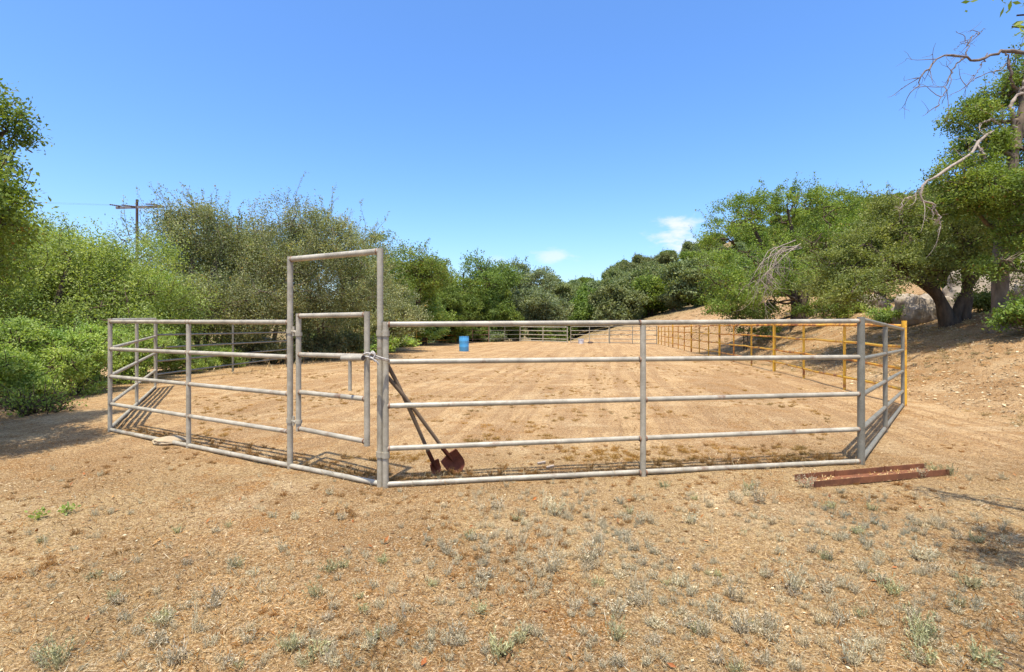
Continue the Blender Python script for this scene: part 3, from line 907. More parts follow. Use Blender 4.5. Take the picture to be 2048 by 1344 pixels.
for i, (px, top, Z, kk, lab) in enumerate([(1205, 558, 84, 2, 'dark pointed tree at the left foot of the far hillside'), (1340, 545, 108, 0, 'greyish tree breaking the skyline above the dirt bank'),
                                           (1265, 600, 74, 3, 'olive tree just above the far dirt bank'), (1345, 598, 72, 0, 'broad olive tree above the pale end of the dirt bank'),
                                           (1150, 596, 78, 2, 'dark small tree in the dip of the skyline'), (1400, 590, 70, 4, 'yellow-green bush tree left of the broad oak'),
                                           (1240, 555, 118, 1, 'tall thin-topped tree on the far skyline')]):
    b = at(px, Z)
    H = P(px, top, Z).z - b.z
    put_tree('hillside_tree', kinds[kk], b, lab, 'tree', None, i * 1.3, max(.5, H / 6.3))

# ------------------------------------------------------------------ boulders
def boulder(name, base, size, seed, mat, label, cat='boulder', rz=0.0, n=44, rough=.34, flat=.0):
    m = MB()
    rows = []
    r = np.random.default_rng(seed)
    for i in range(n):
        ph = math.pi * i / (n - 1)
        row = []
        for k in range(n * 2):
            th = 2 * math.pi * k / (n * 2)
            d = np.array([math.sin(ph) * math.cos(th), math.sin(ph) * math.sin(th), math.cos(ph)])
            f = 1 + rough * (2 * float(vnoise(d[0] * 1.4 + 9, d[1] * 1.4 + 9, d[2] * 1.4 + 9, seed)) - 1) + rough * .12 * (2 * float(vnoise(d[0] * 11 + 9, d[1] * 11 + 9, d[2] * 11 + 9, seed + 2)) - 1) + rough * .35 * (2 * float(vnoise(d[0] * 4 + 9, d[1] * 4 + 9, d[2] * 4 + 9, seed + 1)) - 1)
            c, s = math.cos(rz), math.sin(rz)
            x, y, z = d * f * np.array(size)
            row.append(Vector((x * c - y * s, x * s + y * c, z)) + base)
        rows.append(row)
    m.grid(rows, closed=True)
    o = m.build(name, mat)
    # origin at the base
    o.location = base
    for v in o.data.vertices: v.co -= base
    tag(o, label, cat)
    return o
boulder('boulder', at(1848, 17.6) + Vector((0, 0, .05)), (.9, .7, .85), 3, M['rock'], 'large pale granite boulder under the leaning oak limb')
boulder('boulder', at(1955, 18.5) + Vector((0, 0, .2)), (1.0, .9, 1.1), 8, M['rock'], 'tall pale boulder between the two oak trunks')
boulder('boulder', at(2052, 16.5) + Vector((0, 0, .25)), (1.0, .8, 1.0), 12, M['rock'], 'pale boulder at the right edge behind the tall grey trunk')
boulder('boulder', at(1725, 24.5) + Vector((0, 0, .1)), (.9, .7, .6), 15, M['rock'], 'small pale boulder half hidden by the small light green bush')
boulder('boulder', at(2035, 12.6) + Vector((0, 0, 0.02)), (.28, .25, .18), 17, M['rock'], 'small rock on the slope right of the tall grey trunk')
bs = P(340, 886, 6.45); bs.z = g(bs.x, bs.y) + .035
boulder('flat_stone', bs, (.20, .17, .045), 21, M['pale_stone'], 'pale flat round stone leaning on the bottom rail of the gate panel', 'stone', rough=.16)

# ------------------------------------------------------------------ pipe panels
R_RAIL, R_POST = .0248, .0288
def vert(p, z): return Vector((p[0], p[1], z))

def weld(mb, p, d, r):
    d = Vector(d).normalized()
    mb.tube([Vector(p) - d * .008, Vector(p), Vector(p) + d * .008], [r * 1.01, r * 1.13, r * 1.01], 12, 1, False)

def panel(posts, rails, label, cat='fence panel', group=None, mat='pipe', rr=R_RAIL, rp=None, name='fence_panel', tops=None, bottoms=None, rail_mats=None, post_mats=None, sag=None, sub=1):
    """posts: ground points (x, y); rails: heights, either floats or (z at first post, z at last post)"""
    x0, y0 = posts[0]
    root = empty(name, (x0, y0, g(x0, y0)))
    tag(root, label, cat, group)
    n = len(posts)
    a = Vector((posts[0][0], posts[0][1])); b = Vector((posts[-1][0], posts[-1][1]))
    L = (b - a).length
    for i, p in enumerate(posts):
        t = (Vector(p) - a).length / L
        top = (tops[i] if tops else None)
        zz = [(r if isinstance(r, (int, float)) else r[0] + (r[1] - r[0]) * t) for r in rails]
        if top is None: top = max(zz) + (rr if i in (0, n - 1) else -rr)
        m = MB()
        m.tube([vert(p, g(*p) - .06 if not bottoms else bottoms[i]), vert(p, top)], (rp[i] if isinstance(rp, (list, tuple)) else rp) if rp else R_POST, 14)
        m.build('post', M[post_mats[i] if post_mats else mat], root)
    d3 = Vector((b.x - a.x, b.y - a.y, 0)).normalized()
    for j, r in enumerate(rails):
        z0, z1 = (r, r) if isinstance(r, (int, float)) else r
        m = MB()
        pts = []
        K = max(2, 1 + sub * (n - 1))
        rn = random.Random(int(L * 1000) + j)
        for q in range(K):
            t = q / (K - 1)
            p = a.lerp(b, t)
            pts.append(Vector((p.x, p.y, z0 + (z1 - z0) * t + (rn.uniform(-1, 1) * (sag or 0) if 0 < q < K - 1 else 0))))
        m.tube(pts, rr, 12)
        for i, p in enumerate(posts):
            t = (Vector(p) - a).length / L
            zc = z0 + (z1 - z0) * t
            rpost = (rp[i] if isinstance(rp, (list, tuple)) else rp) if rp else R_POST
            for sgn in ((1,) if i == 0 else (-1,) if i == n - 1 else (1, -1)):
                if rn.random() < .6:
                    weld(m, Vector((p[0], p[1], zc)) + d3 * sgn * (rpost + .004), d3, rr)
        m.build('rail', [M[rail_mats[j] if rail_mats else mat], M['weld']], root)
    return root

def ip(A, B, t): return (A[0] + (B[0] - A[0]) * t, A[1] + (B[1] - A[1]) * t)

A = (-5.55, 7.07); A3 = (-2.31, 5.33); B = (-1.222, 4.745); Bp = (-1.165, 4.72); Cc = (1.30, 5.08); D = (3.75, 5.50); D3 = (7.16, 9.35); E = (-8.05, 11.55)
A2 = (-3.91, 6.19)
gA, gB, gBp, gD = g(*A), g(*B), g(*Bp), g(*D)

# front right panel
pr = panel([Bp, Cc, D], [(1.503, 1.535), (1.158, 1.149), (.751, .753), (.358, .375), (gBp + .03, gD + .035)],
           'long grey pipe panel in front, right of the gate, with shovels behind it', rp=.0288)
for zc in (1.42, .30):
    m = MB()
    for p in (B, Bp):
        m.tube([vert(p, zc - .026), vert(p, zc + .026)], .037, 14)
    mid_ = ip(B, Bp, .5)
    m.tube([vert(ip(B, Bp, .1), zc), vert(ip(B, Bp, .9), zc)], .018, 8)
    m.build('clamp', [M['pipe'], M['weld']], pr)

# gate panel: three-post panel, tall frame and a gate leaf
gp = empty('gate_panel', (A[0], A[1], gA))
tag(gp, 'grey pipe panel with a tall rectangular gate frame and a small open gate leaf', 'gate')
rails = [(1.533, 1.523), (1.155, 1.16), (.777, .775), (.398, .382)]
for p, top in ((A, 1.555), (A2, 1.50)):
    m = MB(); m.tube([vert(p, g(*p) - .06), vert(p, top)], R_POST * .93, 14); m.build('post', M['pipe'], gp)
for p in (A3, B):
    m = MB(); m.tube([vert(p, g(*p) - .06), vert(p, 2.205)], .0292, 14); m.build('frame_post', M['pipe'], gp)
d3 = Vector((A3[0] - A[0], A3[1] - A[1], 0)).normalized()
for (z0, z1) in rails:
    m = MB(); m.tube([vert(A, z0), vert(A3, z1)], R_RAIL, 12)
    t = .505
    weld(m, vert(A, z0) + d3 * .033, d3, R_RAIL)
    for s in (-1, 1):
        weld(m, vert(A2, z0 + (z1 - z0) * t) + d3 * .033 * s, d3, R_RAIL)
    weld(m, vert(A3, z1) - d3 * .035, d3, R_RAIL)
    m.build('rail', [M['pipe'], M['weld']], gp)
m = MB(); m.tube([vert(A, gA + .03), vert(A2, g(*A2) + .03), vert(A3, g(*A3) + .028), vert(B, gB + .03)], R_RAIL, 12); m.build('bottom_rail', M['pipe'], gp)
m = MB(); m.tube([vert(A3, 2.177), vert(B, 2.180)], .029, 14)
dT = Vector((B[0] - A3[0], B[1] - A3[1], 0)).normalized()
weld(m, vert(A3, 2.177) + dT * .034, dT, .029); weld(m, vert(B, 2.18) - dT * .034, dT, .029)
m.build('top_bar', [M['pipe'], M['weld']], gp)
for zc in (1.43, .50):
    m = MB(); m.tube([vert(A3, zc - .022), vert(A3, zc + .022)], .037, 14)
    m.tube([vert(ip(A3, B, .02), zc), vert((-2.205, 5.27), zc - .01)], .014, 8)
    m.tube([vert((-2.262, 5.302), zc - .05), vert((-2.262, 5.302), zc + .05)], .012, 8)
    m.build('hinge', M['pipe'], gp)
Hh = (-2.195, 5.265); Hl = (-1.322, 4.668)
leaf = empty('gate_leaf', Vector((Hh[0], Hh[1], .40)) - gp.location); leaf.parent = gp
def gl(m, name, mat, par=leaf):
    o = m.build(name, mat, None)
    w = Vector(gp.location) + Vector(leaf.location)
    for v in o.data.vertices: v.co -= w
    o.parent = par
    return o
for p, z0, z1 in ((Hh, .405, 1.612), (Hl, .395, 1.62)):
    m = MB(); m.tube([vert(p, z0), vert(p, z1)], .0265, 14); gl(m, 'upright', M['pipe'])
dH = Vector((Hl[0] - Hh[0], Hl[1] - Hh[1], 0)).normalized()
for (z0, z1) in ((1.588, 1.592), (1.19, 1.21), (.805, .822), (.43, .433)):
    m = MB(); m.tube([vert(Hh, z0), vert(Hl, z1)], .0238, 12)
    weld(m, vert(Hh, z0) + dH * .031, dH, .0255); weld(m, vert(Hl, z1) - dH * .031, dH, .0255)
    gl(m, 'rail', [M['pipe'], M['weld']])
for zc in (1.40, .50):
    m = MB(); m.tube([vert(Hh, zc - .018), vert(Hh, zc + .018)], .036, 14); gl(m, 'hinge_collar', M['pipe'])
nf = Vector((dH.y, -dH.x, 0)); nf = nf if nf.y < 0 else -nf
lp0 = vert(Hl, 1.188) - dH * .275 + nf * .058; lp1 = vert(Hl, 1.200) + dH * .02 + nf * .058
m = MB(); m.tube([lp0, lp1], .0255, 14, 0, False); m.tube([lp1 - dH * .002, lp1 - dH * .05], .021, 14, 1); m.tube([lp0, lp0 + dH * .01], .0255, 14)  # dark core in the open pipe end stands for its shaded hollow
m.tube([lp0.lerp(lp1, .37) - Vector((0, 0, .01)), lp0.lerp(lp1, .37) - Vector((0, 0, .30))], .0165, 12)
gl(m, 'latch', [M['pipe'], M['dark']])

# left side panel, shaded rear panel
panel([A, ip(A, E, .47), E], [(1.553, 1.60), (1.165, 1.21), (.785, .83), (.40, .44), (gA + .05, g(*E) + .04)], 'grey pipe panel running back from the left corner post', rp=.027)
E2 = (-8.62, 12.4)
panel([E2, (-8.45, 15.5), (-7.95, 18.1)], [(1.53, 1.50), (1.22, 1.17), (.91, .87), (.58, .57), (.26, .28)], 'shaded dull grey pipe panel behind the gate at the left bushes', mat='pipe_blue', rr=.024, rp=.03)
# right side panel
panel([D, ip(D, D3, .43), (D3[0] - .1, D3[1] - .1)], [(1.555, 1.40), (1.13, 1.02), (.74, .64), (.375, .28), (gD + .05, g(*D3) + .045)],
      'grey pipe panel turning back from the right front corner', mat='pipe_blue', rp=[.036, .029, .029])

# yellow panels along the right side
Y0 = Vector((7.2, 9.4)); dY = Vector((.146, .989)).normalized()
ys = [0, 6.62, 13.3, 19.5, 25.8, 33.0]
labs = ['nearest yellow and rust pipe panel, ending at the grey corner panel', 'second yellow pipe panel from the grey corner, in front of the tree shade', 'third yellow pipe panel from the grey corner, below the broad oak',
        'fourth yellow pipe panel from the grey corner, in front of the bare bank', 'farthest yellow pipe panel, meeting the grey back fence']
rn = random.Random(3)
for i in range(5):
    p0 = Y0 + dY * ys[i]; p1 = Y0 + dY * ys[i + 1]
    nb = 3 if i < 4 else 4
    ps = [tuple(p0 + (p1 - p0) * (q / nb)) for q in range(nb + 1)]
    z0 = g(*ps[0]); z1 = g(*ps[-1])
    panel(ps, [(z0 + h, z1 + h) for h in (1.46, 1.09, .69, .29)], labs[i], group='yellow panels along the right side of the arena',
          mat='yellow', rr=.029, rp=[.042] + [.029] * (nb - 1) + [.044], tops=[z0 + 1.56] + [None] * (nb - 1) + [z1 + 1.52],
          rail_mats=[('yellow_rust', 'yellow', 'yellow_rust', 'yellow')[(j + i) % 4] if j else 'yellow_rust' for j in range(4)],
          post_mats=[rn.choice(('yellow', 'yellow_rust', 'yellow')) for _ in ps], sag=.02, sub=3)
# back fence
Y5 = tuple(Y0 + dY * 33.0)
bk = [(Y5[0] - .1, Y5[1] + .1), (5.4, 47.0), (.75, 50.0), (-5.0, 45.5), (-7.0, 42.2), (-8.3, 35.0)]
def bpanel(a, b, nb, label, mat, hs, rr=.026, rp=.032, **kw):
    ps = [ip(a, b, q / nb) for q in range(nb + 1)]
    z0 = g(*a); z1 = g(*b)
    return panel(ps, [(z0 + h, z1 + h) for h in hs], label, mat=mat, rr=rr, rp=rp, **kw)
H5 = (1.50, 1.13, .77, .40, .08); H4 = (1.48, 1.10, .70, .30)
bpanel(bk[0], ip(bk[0], bk[1], .52), 2, 'far grey pipe panel joining the end of the yellow row', 'pipe_blue', H5)
bpanel(ip(bk[0], bk[1], .53), bk[1], 2, 'far grey pipe panel behind the white tub', 'pipe', H5)
bpanel((5.1, 47.2), (.78, 50), 2, 'far pale grey gate panel left of the white tub', 'pipe', (1.45, 1.08, .70, .33, .12), .04, .05)
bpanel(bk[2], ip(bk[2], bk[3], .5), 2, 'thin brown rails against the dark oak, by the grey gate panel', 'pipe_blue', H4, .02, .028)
bpanel(ip(bk[2], bk[3], .51), bk[3], 2, 'thin brown rails against the dark oak, right of the barrel', 'weld', H4, .02, .034)
bpanel(bk[3], bk[4], 1, 'faded rusty rails behind the blue barrel', 'yellow_rust', H4, .022, .036)
bpanel(bk[4], bk[5], 3, 'yellow pipe panel left of the blue barrel', 'yellow', H4, .024, .034, rail_mats=['yellow_rust', 'yellow', 'yellow', 'yellow'], sag=.02, sub=2)

# ------------------------------------------------------------------ rope on the gate
m = MB()
rr_ = random.Random(2)
def rope(pts, r=.0072):
    m.tube([Vector(p) for p in smooth_path([tuple(p) for p in pts], 18)], r, 8)
kn = P(745, 710, 4.66)
rope([P(728, 708, 4.64), P(737, 706, 4.60), P(752, 712, 4.60), P(765, 716, 4.62), P(776, 719, 4.66), P(779, 720, 4.74)])
rope([P(728, 712, 4.72), P(733, 713, 4.61), P(752, 716, 4.60), P(764, 719, 4.63), P(776, 722, 4.68), P(779, 722, 4.75)])
rope([P(741, 712, 4.60), P(744, 703, 4.58), P(750, 708, 4.57), P(746, 716, 4.57), P(739, 711, 4.58), P(744, 706, 4.56), P(751, 712, 4.58)], .008)
rope([P(742, 714, 4.59), P(748, 719, 4.57), P(754, 724, 4.58), P(757, 729, 4.59)], .008)
rope([P(738, 714, 4.59), P(745, 717, 4.56), P(750, 723, 4.57)], .008)
o = m.build('rope', M['rope']); tag(o, 'knotted white rope tying the gate leaf to the post', 'rope')

# ------------------------------------------------------------------ shovels
def shovel(name, tip, top, bw, bl, label, square=False, face=Vector((.15, -1, .3))):
    tip = Vector(tip); top = Vector(top)
    ax = (tip - top).normalized()                 # pointing down to the blade
    root = empty(name, tip); tag(root, label, 'shovel')
    bt = tip - ax * bl                            # top of blade
    m = MB()
    pts = [top, top.lerp(bt, .35) + Vector((.01, 0, .012)), top.lerp(bt, .7) + Vector((.005, 0, .006)), bt - ax * .07]
    m.tube([Vector(p) for p in smooth_path([tuple(p) for p in pts], 12)], [.018, .019, .019, .019, .019, .019, .019, .0185, .018, .018, .0175, .017], 10)
    m.build('handle', M['wood_handle'], root)
    m = MB()
    m.tube([bt - ax * .13, bt - ax * .02, bt + ax * .04, bt + ax * .10], [.021, .022, .016, .004], 10); m.build('socket', M['blade'], root)
    s = ax.cross(face).normalized(); nrm = s.cross(ax).normalized()
    if nrm.dot(Vector((0, -1, 0))) < 0: nrm = -nrm
    rows = []; rows2 = []
    for i in range(13):
        t = i / 12
        w = bw * (.5 if square else .5) * (1.0 if t < .55 else math.sqrt(max(0.0, 1 - ((t - .55) / .45) ** 2.2)) * (1 - .05 * t) + .02)
        if t < .08: w *= .96
        row = []; row2 = []
        for k in range(9):
            u = k / 4 - 1
            q = bt + ax * (bl * t) + s * (w * u) + nrm * (.028 * u * u * (1 - .5 * t) - .02 * math.sin(t * 2.6))
            row.append(q); row2.append(q - nrm * .004)
        rows.append(row); rows2.append(row2)
    m.grid(rows); m.grid([r[::-1] for r in rows2])
    # rim closes the two sheets
    ring1 = rows[0] + [r[-1] for r in rows[1:]] + rows[-1][::-1][1:] + [r[0] for r in rows[::-1][1:-1]]
    ring2 = rows2[0] + [r[-1] for r in rows2[1:]] + rows2[-1][::-1][1:] + [r[0] for r in rows2[::-1][1:-1]]
    m.grid([ring1, ring2], closed=True)
    # folded foot step along the top edge
    for sg in (-1, 1):
        m.tube([bt + s * sg * .025 + nrm * .004, bt + s * sg * bw * .47 + nrm * .025], .006, 6)
    m.build('blade', M['blade'], root)
    return root
z1 = g(-.60, 5.22)
shovel('shovel', P(922, 943, 5.20), P(765, 742, 4.80), .20, .24, 'shovel with a broad rusty blade leaning behind the gate post')
shovel('shovel', P(877, 947, 5.12), P(766, 712, 4.80), .115, .14, 'shovel with a small dark rusty blade and steeper handle', True, Vector((.6, -1, .5)))

# ------------------------------------------------------------------ rusty channel beam on the ground
a = Vector((2.74, 4.80)); b = Vector((4.33, 5.21))
za, zb = g(*a), g(*b)
m = MB()
w, h, t = .115, .058, .007
prof = [(-w, 0), (w, 0), (w, h), (w - t, h), (w - t, t), (-w + t, t), (-w + t, h), (-w, h)]
m.prism(prof, (a.x, a.y, za + .0), (b.x, b.y, zb + .005))
BEAM = (a.copy(), b.copy(), za, zb)
root = empty('steel_beam', (a.x, a.y, za)); tag(root, 'rusty steel channel beam lying on the ground by the front right corner', 'beam')
m.build('channel', M['rust'], root, False)
m = MB()
s2 = Vector((b.y - a.y, a.x - b.x)).normalized()
for tt in (.28, .66):
    p = a.lerp(b, tt) - s2 * (w - t - .003); zz = za + (zb - za) * tt
    q = a.lerp(b, tt + .012) - s2 * (w - t - .003)
    m.prism([(-.004, 0), (.004, 0), (.004, h + .012), (-.004, h + .012)], (p.x, p.y, zz), (q.x, q.y, zz))
m.build('bracket', M['rust'], root, False)

# ------------------------------------------------------------------ barrel, tub
def lathe(m, c, prof, n=32, mi=0):
    rows = [[c + Vector((r * math.cos(2 * math.pi * k / n), r * math.sin(2 * math.pi * k / n), z)) for k in range(n)] for (r, z) in prof]
    m.grid(rows, mi, True)
c = at(928, 30.5); root = empty('barrel', c); tag(root, 'blue plastic barrel standing in the arena', 'barrel')
m = MB()
lathe(m, c, [(0.01, -.02), (.27, -.02), (.285, .02), (.288, .25), (.296, .28), (.288, .31), (.29, .58), (.298, .61), (.29, .64), (.287, .83), (.272, .87), (.275, .885), (.255, .885), (.25, .86), (.01, .86)])
m.build('body', M['blue'], root)
m = MB(); lathe(m, c, [(.276, .862), (.292, .866), (.294, .885), (.276, .889)]); m.build('rim', M['blue'], root)
m = MB()
for sx_ in (-.14, .14): m.tube([c + Vector((sx_, -.03, .855)), c + Vector((sx_, -.03, .885))], .035, 12)
m.build('bung', M['white_plastic'], root)
c = at(1162, 44.5); root = empty('tub', c); tag(root, 'white plastic tub near the far grey fence', 'tub')
m = MB(); lathe(m, c, [(.01, .0), (.21, 0), (.26, .38), (.245, .38), (.20, .03), (.01, .03)]); m.build('body', M['white_plastic'], root)
m = MB(); lathe(m, c, [(.262, .35), (.278, .36), (.278, .392), (.245, .392)]); m.build('rim', M['white_plastic'], root)
boulder('log_stub', at(1181, 45.0) + Vector((0, 0, .07)), (.24, .14, .1), 31, M['dark'], 'dark lump of wood on the ground right of the white tub', 'log', n=12)
for (px, py, rz, lab) in ((1083, 928, .3, 'small weathered wood scrap inside the fence, the left of two'), (1100, 936, .5, 'small weathered wood scrap inside the fence, the right of two')):
    Zc = 1.52 * 1024 / (py - 645); x = (px - 1024) * Zc / 1024; q = Vector((x, Zc, g(x, Zc) + .012))
    m = MB(); dd = Vector((math.cos(rz), math.sin(rz), .1)) * .045
    m.prism([(-.014, -.008), (.014, -.01), (.016, .009), (-.012, .011)], q - dd, q + dd)
    o = m.build('wood_scrap', M['dead_wood'], None, False)
    for v in o.data.vertices: v.co -= q
    o.location = q; tag(o, lab, 'wood scrap')

# ------------------------------------------------------------------ utility pole
Zp = 58
tp = P(274, 399, Zp); gz = g(tp.x, tp.y)
root = empty('utility_pole', (tp.x, tp.y, gz)); tag(root, 'dark wooden utility pole with a crossarm rising above the left trees', 'utility pole')
m = MB(); m.tube([(tp.x, tp.y, gz - .5), tp], [.19, .13], 12); m.build('pole', M['pole_wood'], root)
m = MB(); c0 = P(274, 414, Zp); m.prism([(-.09, -.13), (.09, -.13), (.09, .13), (-.09, .13)], P(232, 415.5, Zp - .3), P(325, 413, Zp + .3)); m.build('crossarm', simple('arm_wood', (.20, .19, .19), (.13, .12, .12), 4), root, False)
for (p, q) in ((P(219, 409, Zp - 1), P(243, 412.5, Zp - .2)), (P(243, 410, Zp - .1), P(270, 413, Zp - .2)), (P(291, 408, Zp), P(312, 409, Zp)), (P(312, 409, Zp), P(330, 414.5, Zp - 1))):
    m = MB(); pp = [p.lerp(q, t_ / 12) for t_ in range(13)]
    m.tube(pp, [.05 if k_ in (0, 12) else (.085 if k_ % 2 else .055) for k_ in range(13)], 8)
    m.build('insulator', M['pole_wood'], root)
m = MB(); m.tube([P(276, 418, Zp - .2), P(300, 424, Zp - .4), P(321, 432, Zp - .6)], .02, 5); m.build('brace', M['pipe'], root)
for (y0_, y1_, za_) in ((404, 411, -14), (386, 408, -10)):
    pass
for nm, (p, q) in {'a': (P(219, 409, Zp - 1), P(-260, 372, 50)), 'b': (P(243, 411, Zp), P(-260, 378, 50))}.items():
    m = MB(); pts = []
    for k_ in range(17):
        t_ = k_ / 16; v = p.lerp(q, t_); v.z -= math.sin(math.pi * t_) * .35; pts.append(v)
    m.tube(pts, .006, 4); m.build('wire', M['dark'], root)

# ------------------------------------------------------------------ ground cover
def tuft_mesh(seed, kind):
    r = np.random.default_rng(seed)
    Vs = []; n = 0
    stems = {'cushion': 34, 'spiky': 26, 'flat': 26, 'twiggy': 16}[kind]
    hh = {'cushion': .085, 'spiky': .15, 'flat': .05, 'twiggy': .24}[kind]
    sp = {'cushion': .75, 'spiky': .5, 'flat': 1.6, 'twiggy': .35}[kind]
    quads = []
    for s in range(stems):
        a = r.uniform(0, 6.28); b0 = np.array([math.cos(a), math.sin(a), 0]) * r.uniform(0, .05)
        d = unit(np.array([math.cos(a) * sp * r.uniform(.2, 1.1), math.sin(a) * sp * r.uniform(.2, 1.1), 1.0]))
        L = hh * r.uniform(.55, 1.25)
        side = unit(np.cross(d, r.normal(size=3)))
        w = .0022
        tip = b0 + d * L + r.normal(size=3) * L * .12
        mid = (b0 + tip) / 2 + r.normal(size=3) * L * .08
        for (p, q, w0, w1) in ((b0 - d * .02, mid, w, w * .8), (mid, tip, w * .8, w * .4)):
            quads.append([p - side * w0, p + side * w0, q + side * w1, q - side * w1])
        nl = int(L / (.011 if kind != 'twiggy' else .03))
        for t in r.uniform(.2, 1.0, nl):
            c = b0 + (mid - b0) * min(1, t * 2) + (tip - mid) * max(0, t * 2 - 1)
            ld = unit(d + r.normal(size=3) * .75); ls = unit(np.cross(ld, r.normal(size=3)))
            ll = r.uniform(.012, .030) * (1.0 if kind != 'twiggy' else .6); lw = ll * .11 + .0008
            quads.append([c, c + ld * ll * .5 + ls * lw, c + ld * ll, c + ld * ll * .5 - ls * lw])
    for s in range(26 if kind != 'twiggy' else 16):
        a = r.uniform(0, 6.28); rr0 = r.uniform(0, .045)
        c = np.array([math.cos(a) * rr0, math.sin(a) * rr0, r.uniform(-.004, .018)])
        d = unit(r.normal(size=3) * np.array([1, 1, .5])); sd = unit(np.cross(d, r.normal(size=3)))
        quads.append([c, c + d * .014 + sd * .004, c + d * .03, c + d * .014 - sd * .004])
    Q = np.array(quads)
    return Q.reshape(-1, 3), len(Q)
tm = []
for i, (k_, mt_) in enumerate([('cushion', 'weed_grey'), ('cushion', 'weed_grey'), ('cushion', 'weed_green'), ('spiky', 'weed_grey'), ('spiky', 'weed_green'), ('flat', 'weed_grey'), ('flat', 'weed_grey'), ('twiggy', 'weed_grey'), ('flat', 'weed_brown'), ('cushion', 'weed_brown')]):
    V, n_ = tuft_mesh(300 + i, k_)
    me = raw_mesh('weed_' + k_, V, np.arange(n_ * 4).reshape(n_, 4), [M[mt_], M['weed_base_shade']])
    nb_ = 26 if k_ != 'twiggy' else 16
    me.polygons.foreach_set('material_index', np.r_[np.zeros(n_ - nb_, np.int32), np.ones(nb_, np.int32)])  # foot bits take the dark material: base shadow put into colour
    tm.append(me)
# seen in the photograph: (px, py, kind, size)
named = [(996, 1018, 0, 1.9), (1085, 1020, 7, 1.2), (1112, 1030, 3, 1.5), (938, 1075, 2, 1.3), (1326, 975, 2, 1.5), (1195, 1110, 7, 1.5), (1180, 1125, 3, 1.5), (1040, 1090, 7, 1.1), (1105, 1145, 3, 1.3), (1068, 1175, 7, 1.2), (965, 1155, 0, 1.7),
         (1003, 1310, 2, 1.8), (1380, 1045, 0, 1.6), (1300, 1040, 7, 1.0), (1230, 1225, 0, 1.6), (1270, 1210, 0, 1.5), (1900, 950, 4, 1.5), (1870, 945, 4, 1.4), (1840, 955, 3, 1.2), (1610, 975, 3, 1.3), (1500, 980, 2, 1.4), (1470, 1000, 0, 1.5), (1520, 1005, 3, 1.3),
         (580, 1300, 2, 1.6), (632, 1310, 2, 1.4), (660, 1140, 2, 1.3), (470, 1135, 2, 1.3), (325, 1242, 2, 1.4), (115, 1325, 4, 1.6), (310, 1290, 0, 1.5), (360, 1325, 0, 1.4), (425, 1215, 0, 1.3), (505, 1150, 0, 1.1), (375, 1130, 0, 1.0), (188, 1156, 2, 1.1),
         (355, 1065, 2, 1.0), (82, 1086, 2, 1.0), (545, 1035, 0, 1.0), (660, 990, 0, 1.1), (590, 1038, 0, 1.1), (430, 1065, 0, 1.0), (765, 1125, 2, 1.1), (1780, 1185, 2, 1.6), (1940, 1175, 2, 1.5), (1850, 1275, 4, 1.6), (1845, 1320, 2, 1.7), (1960, 1325, 2, 1.6),
         (1760, 1165, 0, 1.3), (1650, 1185, 0, 1.5), (1590, 1180, 3, 1.4), (1485, 1265, 0, 1.6), (1530, 1250, 0, 1.4), (1430, 1225, 0, 1.3), (1410, 1265, 0, 1.3), (1840, 1120, 0, 1.6), (1955, 1085, 2, 1.3), (1680, 1080, 0, 1.2), (1745, 1020, 2, 1.2), (1660, 1015, 2, 1.3)]
rng = np.random.default_rng(7)
pts = [(p[0], p[1], p[2], p[3]) for p in named]
def clump_density(px, py):
    d = .16
    d += .9 * np.exp(-((px - 1560) / 420) ** 2 - ((py - 1150) / 170) ** 2)
    d += .55 * np.exp(-((px - 1100) / 200) ** 2 - ((py - 1110) / 130) ** 2)
    d += .25 * np.exp(-((px - 600) / 250) ** 2 - ((py - 1200) / 120) ** 2)
    return d
want = 300
while len(pts) < want:
    px = rng.uniform(-20, 2070); py = 985 + 365 * rng.random() ** .8
    if py < 985 + max(0, (px - 1300) * -.02): continue
    if rng.random() > clump_density(px, py): continue
    k_ = rng.choice([0, 0, 1, 1, 2, 3, 5, 5, 6, 6, 7, 4], p=None)
    pts.append((px, py, int(k_), rng.uniform(.7, 1.5)))
wl_ = {'weed_grey': ('dry grey weed tuft on the bare ground in front of the fence', 'dry grey weeds in front of the fence'), 'weed_green': ('grey-green sage-like weed tuft on the bare ground', 'grey-green weeds on the bare ground'),
       'weed_brown': ('rusty brown dead weed on the bare ground', 'rusty brown weeds on the bare ground')}
def ground_pt(px, py):
    Zc = 1.52 * 1024 / (py - 645)
    for _ in range(4):
        x = (px - 1024) * Zc / 1024
        Zc = (CAM_H - g(x, Zc)) * 1024 / (py - 645)
    return Vector(((px - 1024) * Zc / 1024, Zc, g((px - 1024) * Zc / 1024, Zc)))
for n_i, (px, py, k_, sc) in enumerate(pts):
    named_ok = n_i < len(named)
    q = ground_pt(px, py)
    o = link('dry_weed', tm[k_]); o.location = q + Vector((0, 0, -.004))
    o.rotation_euler = (rng.normal() * .1, rng.normal() * .1, rng.uniform(0, 6.28))
    f = sc * (.52 if named_ok else .42) * (1.12 if k_ in (3, 7) and named_ok else 1)
    o.scale = (f * rng.uniform(.85, 1.2), f, f * rng.uniform(.75, 1.2))
    lab, grp = wl_[tm[k_].materials[0].name]
    tag(o, lab, 'weed', grp)
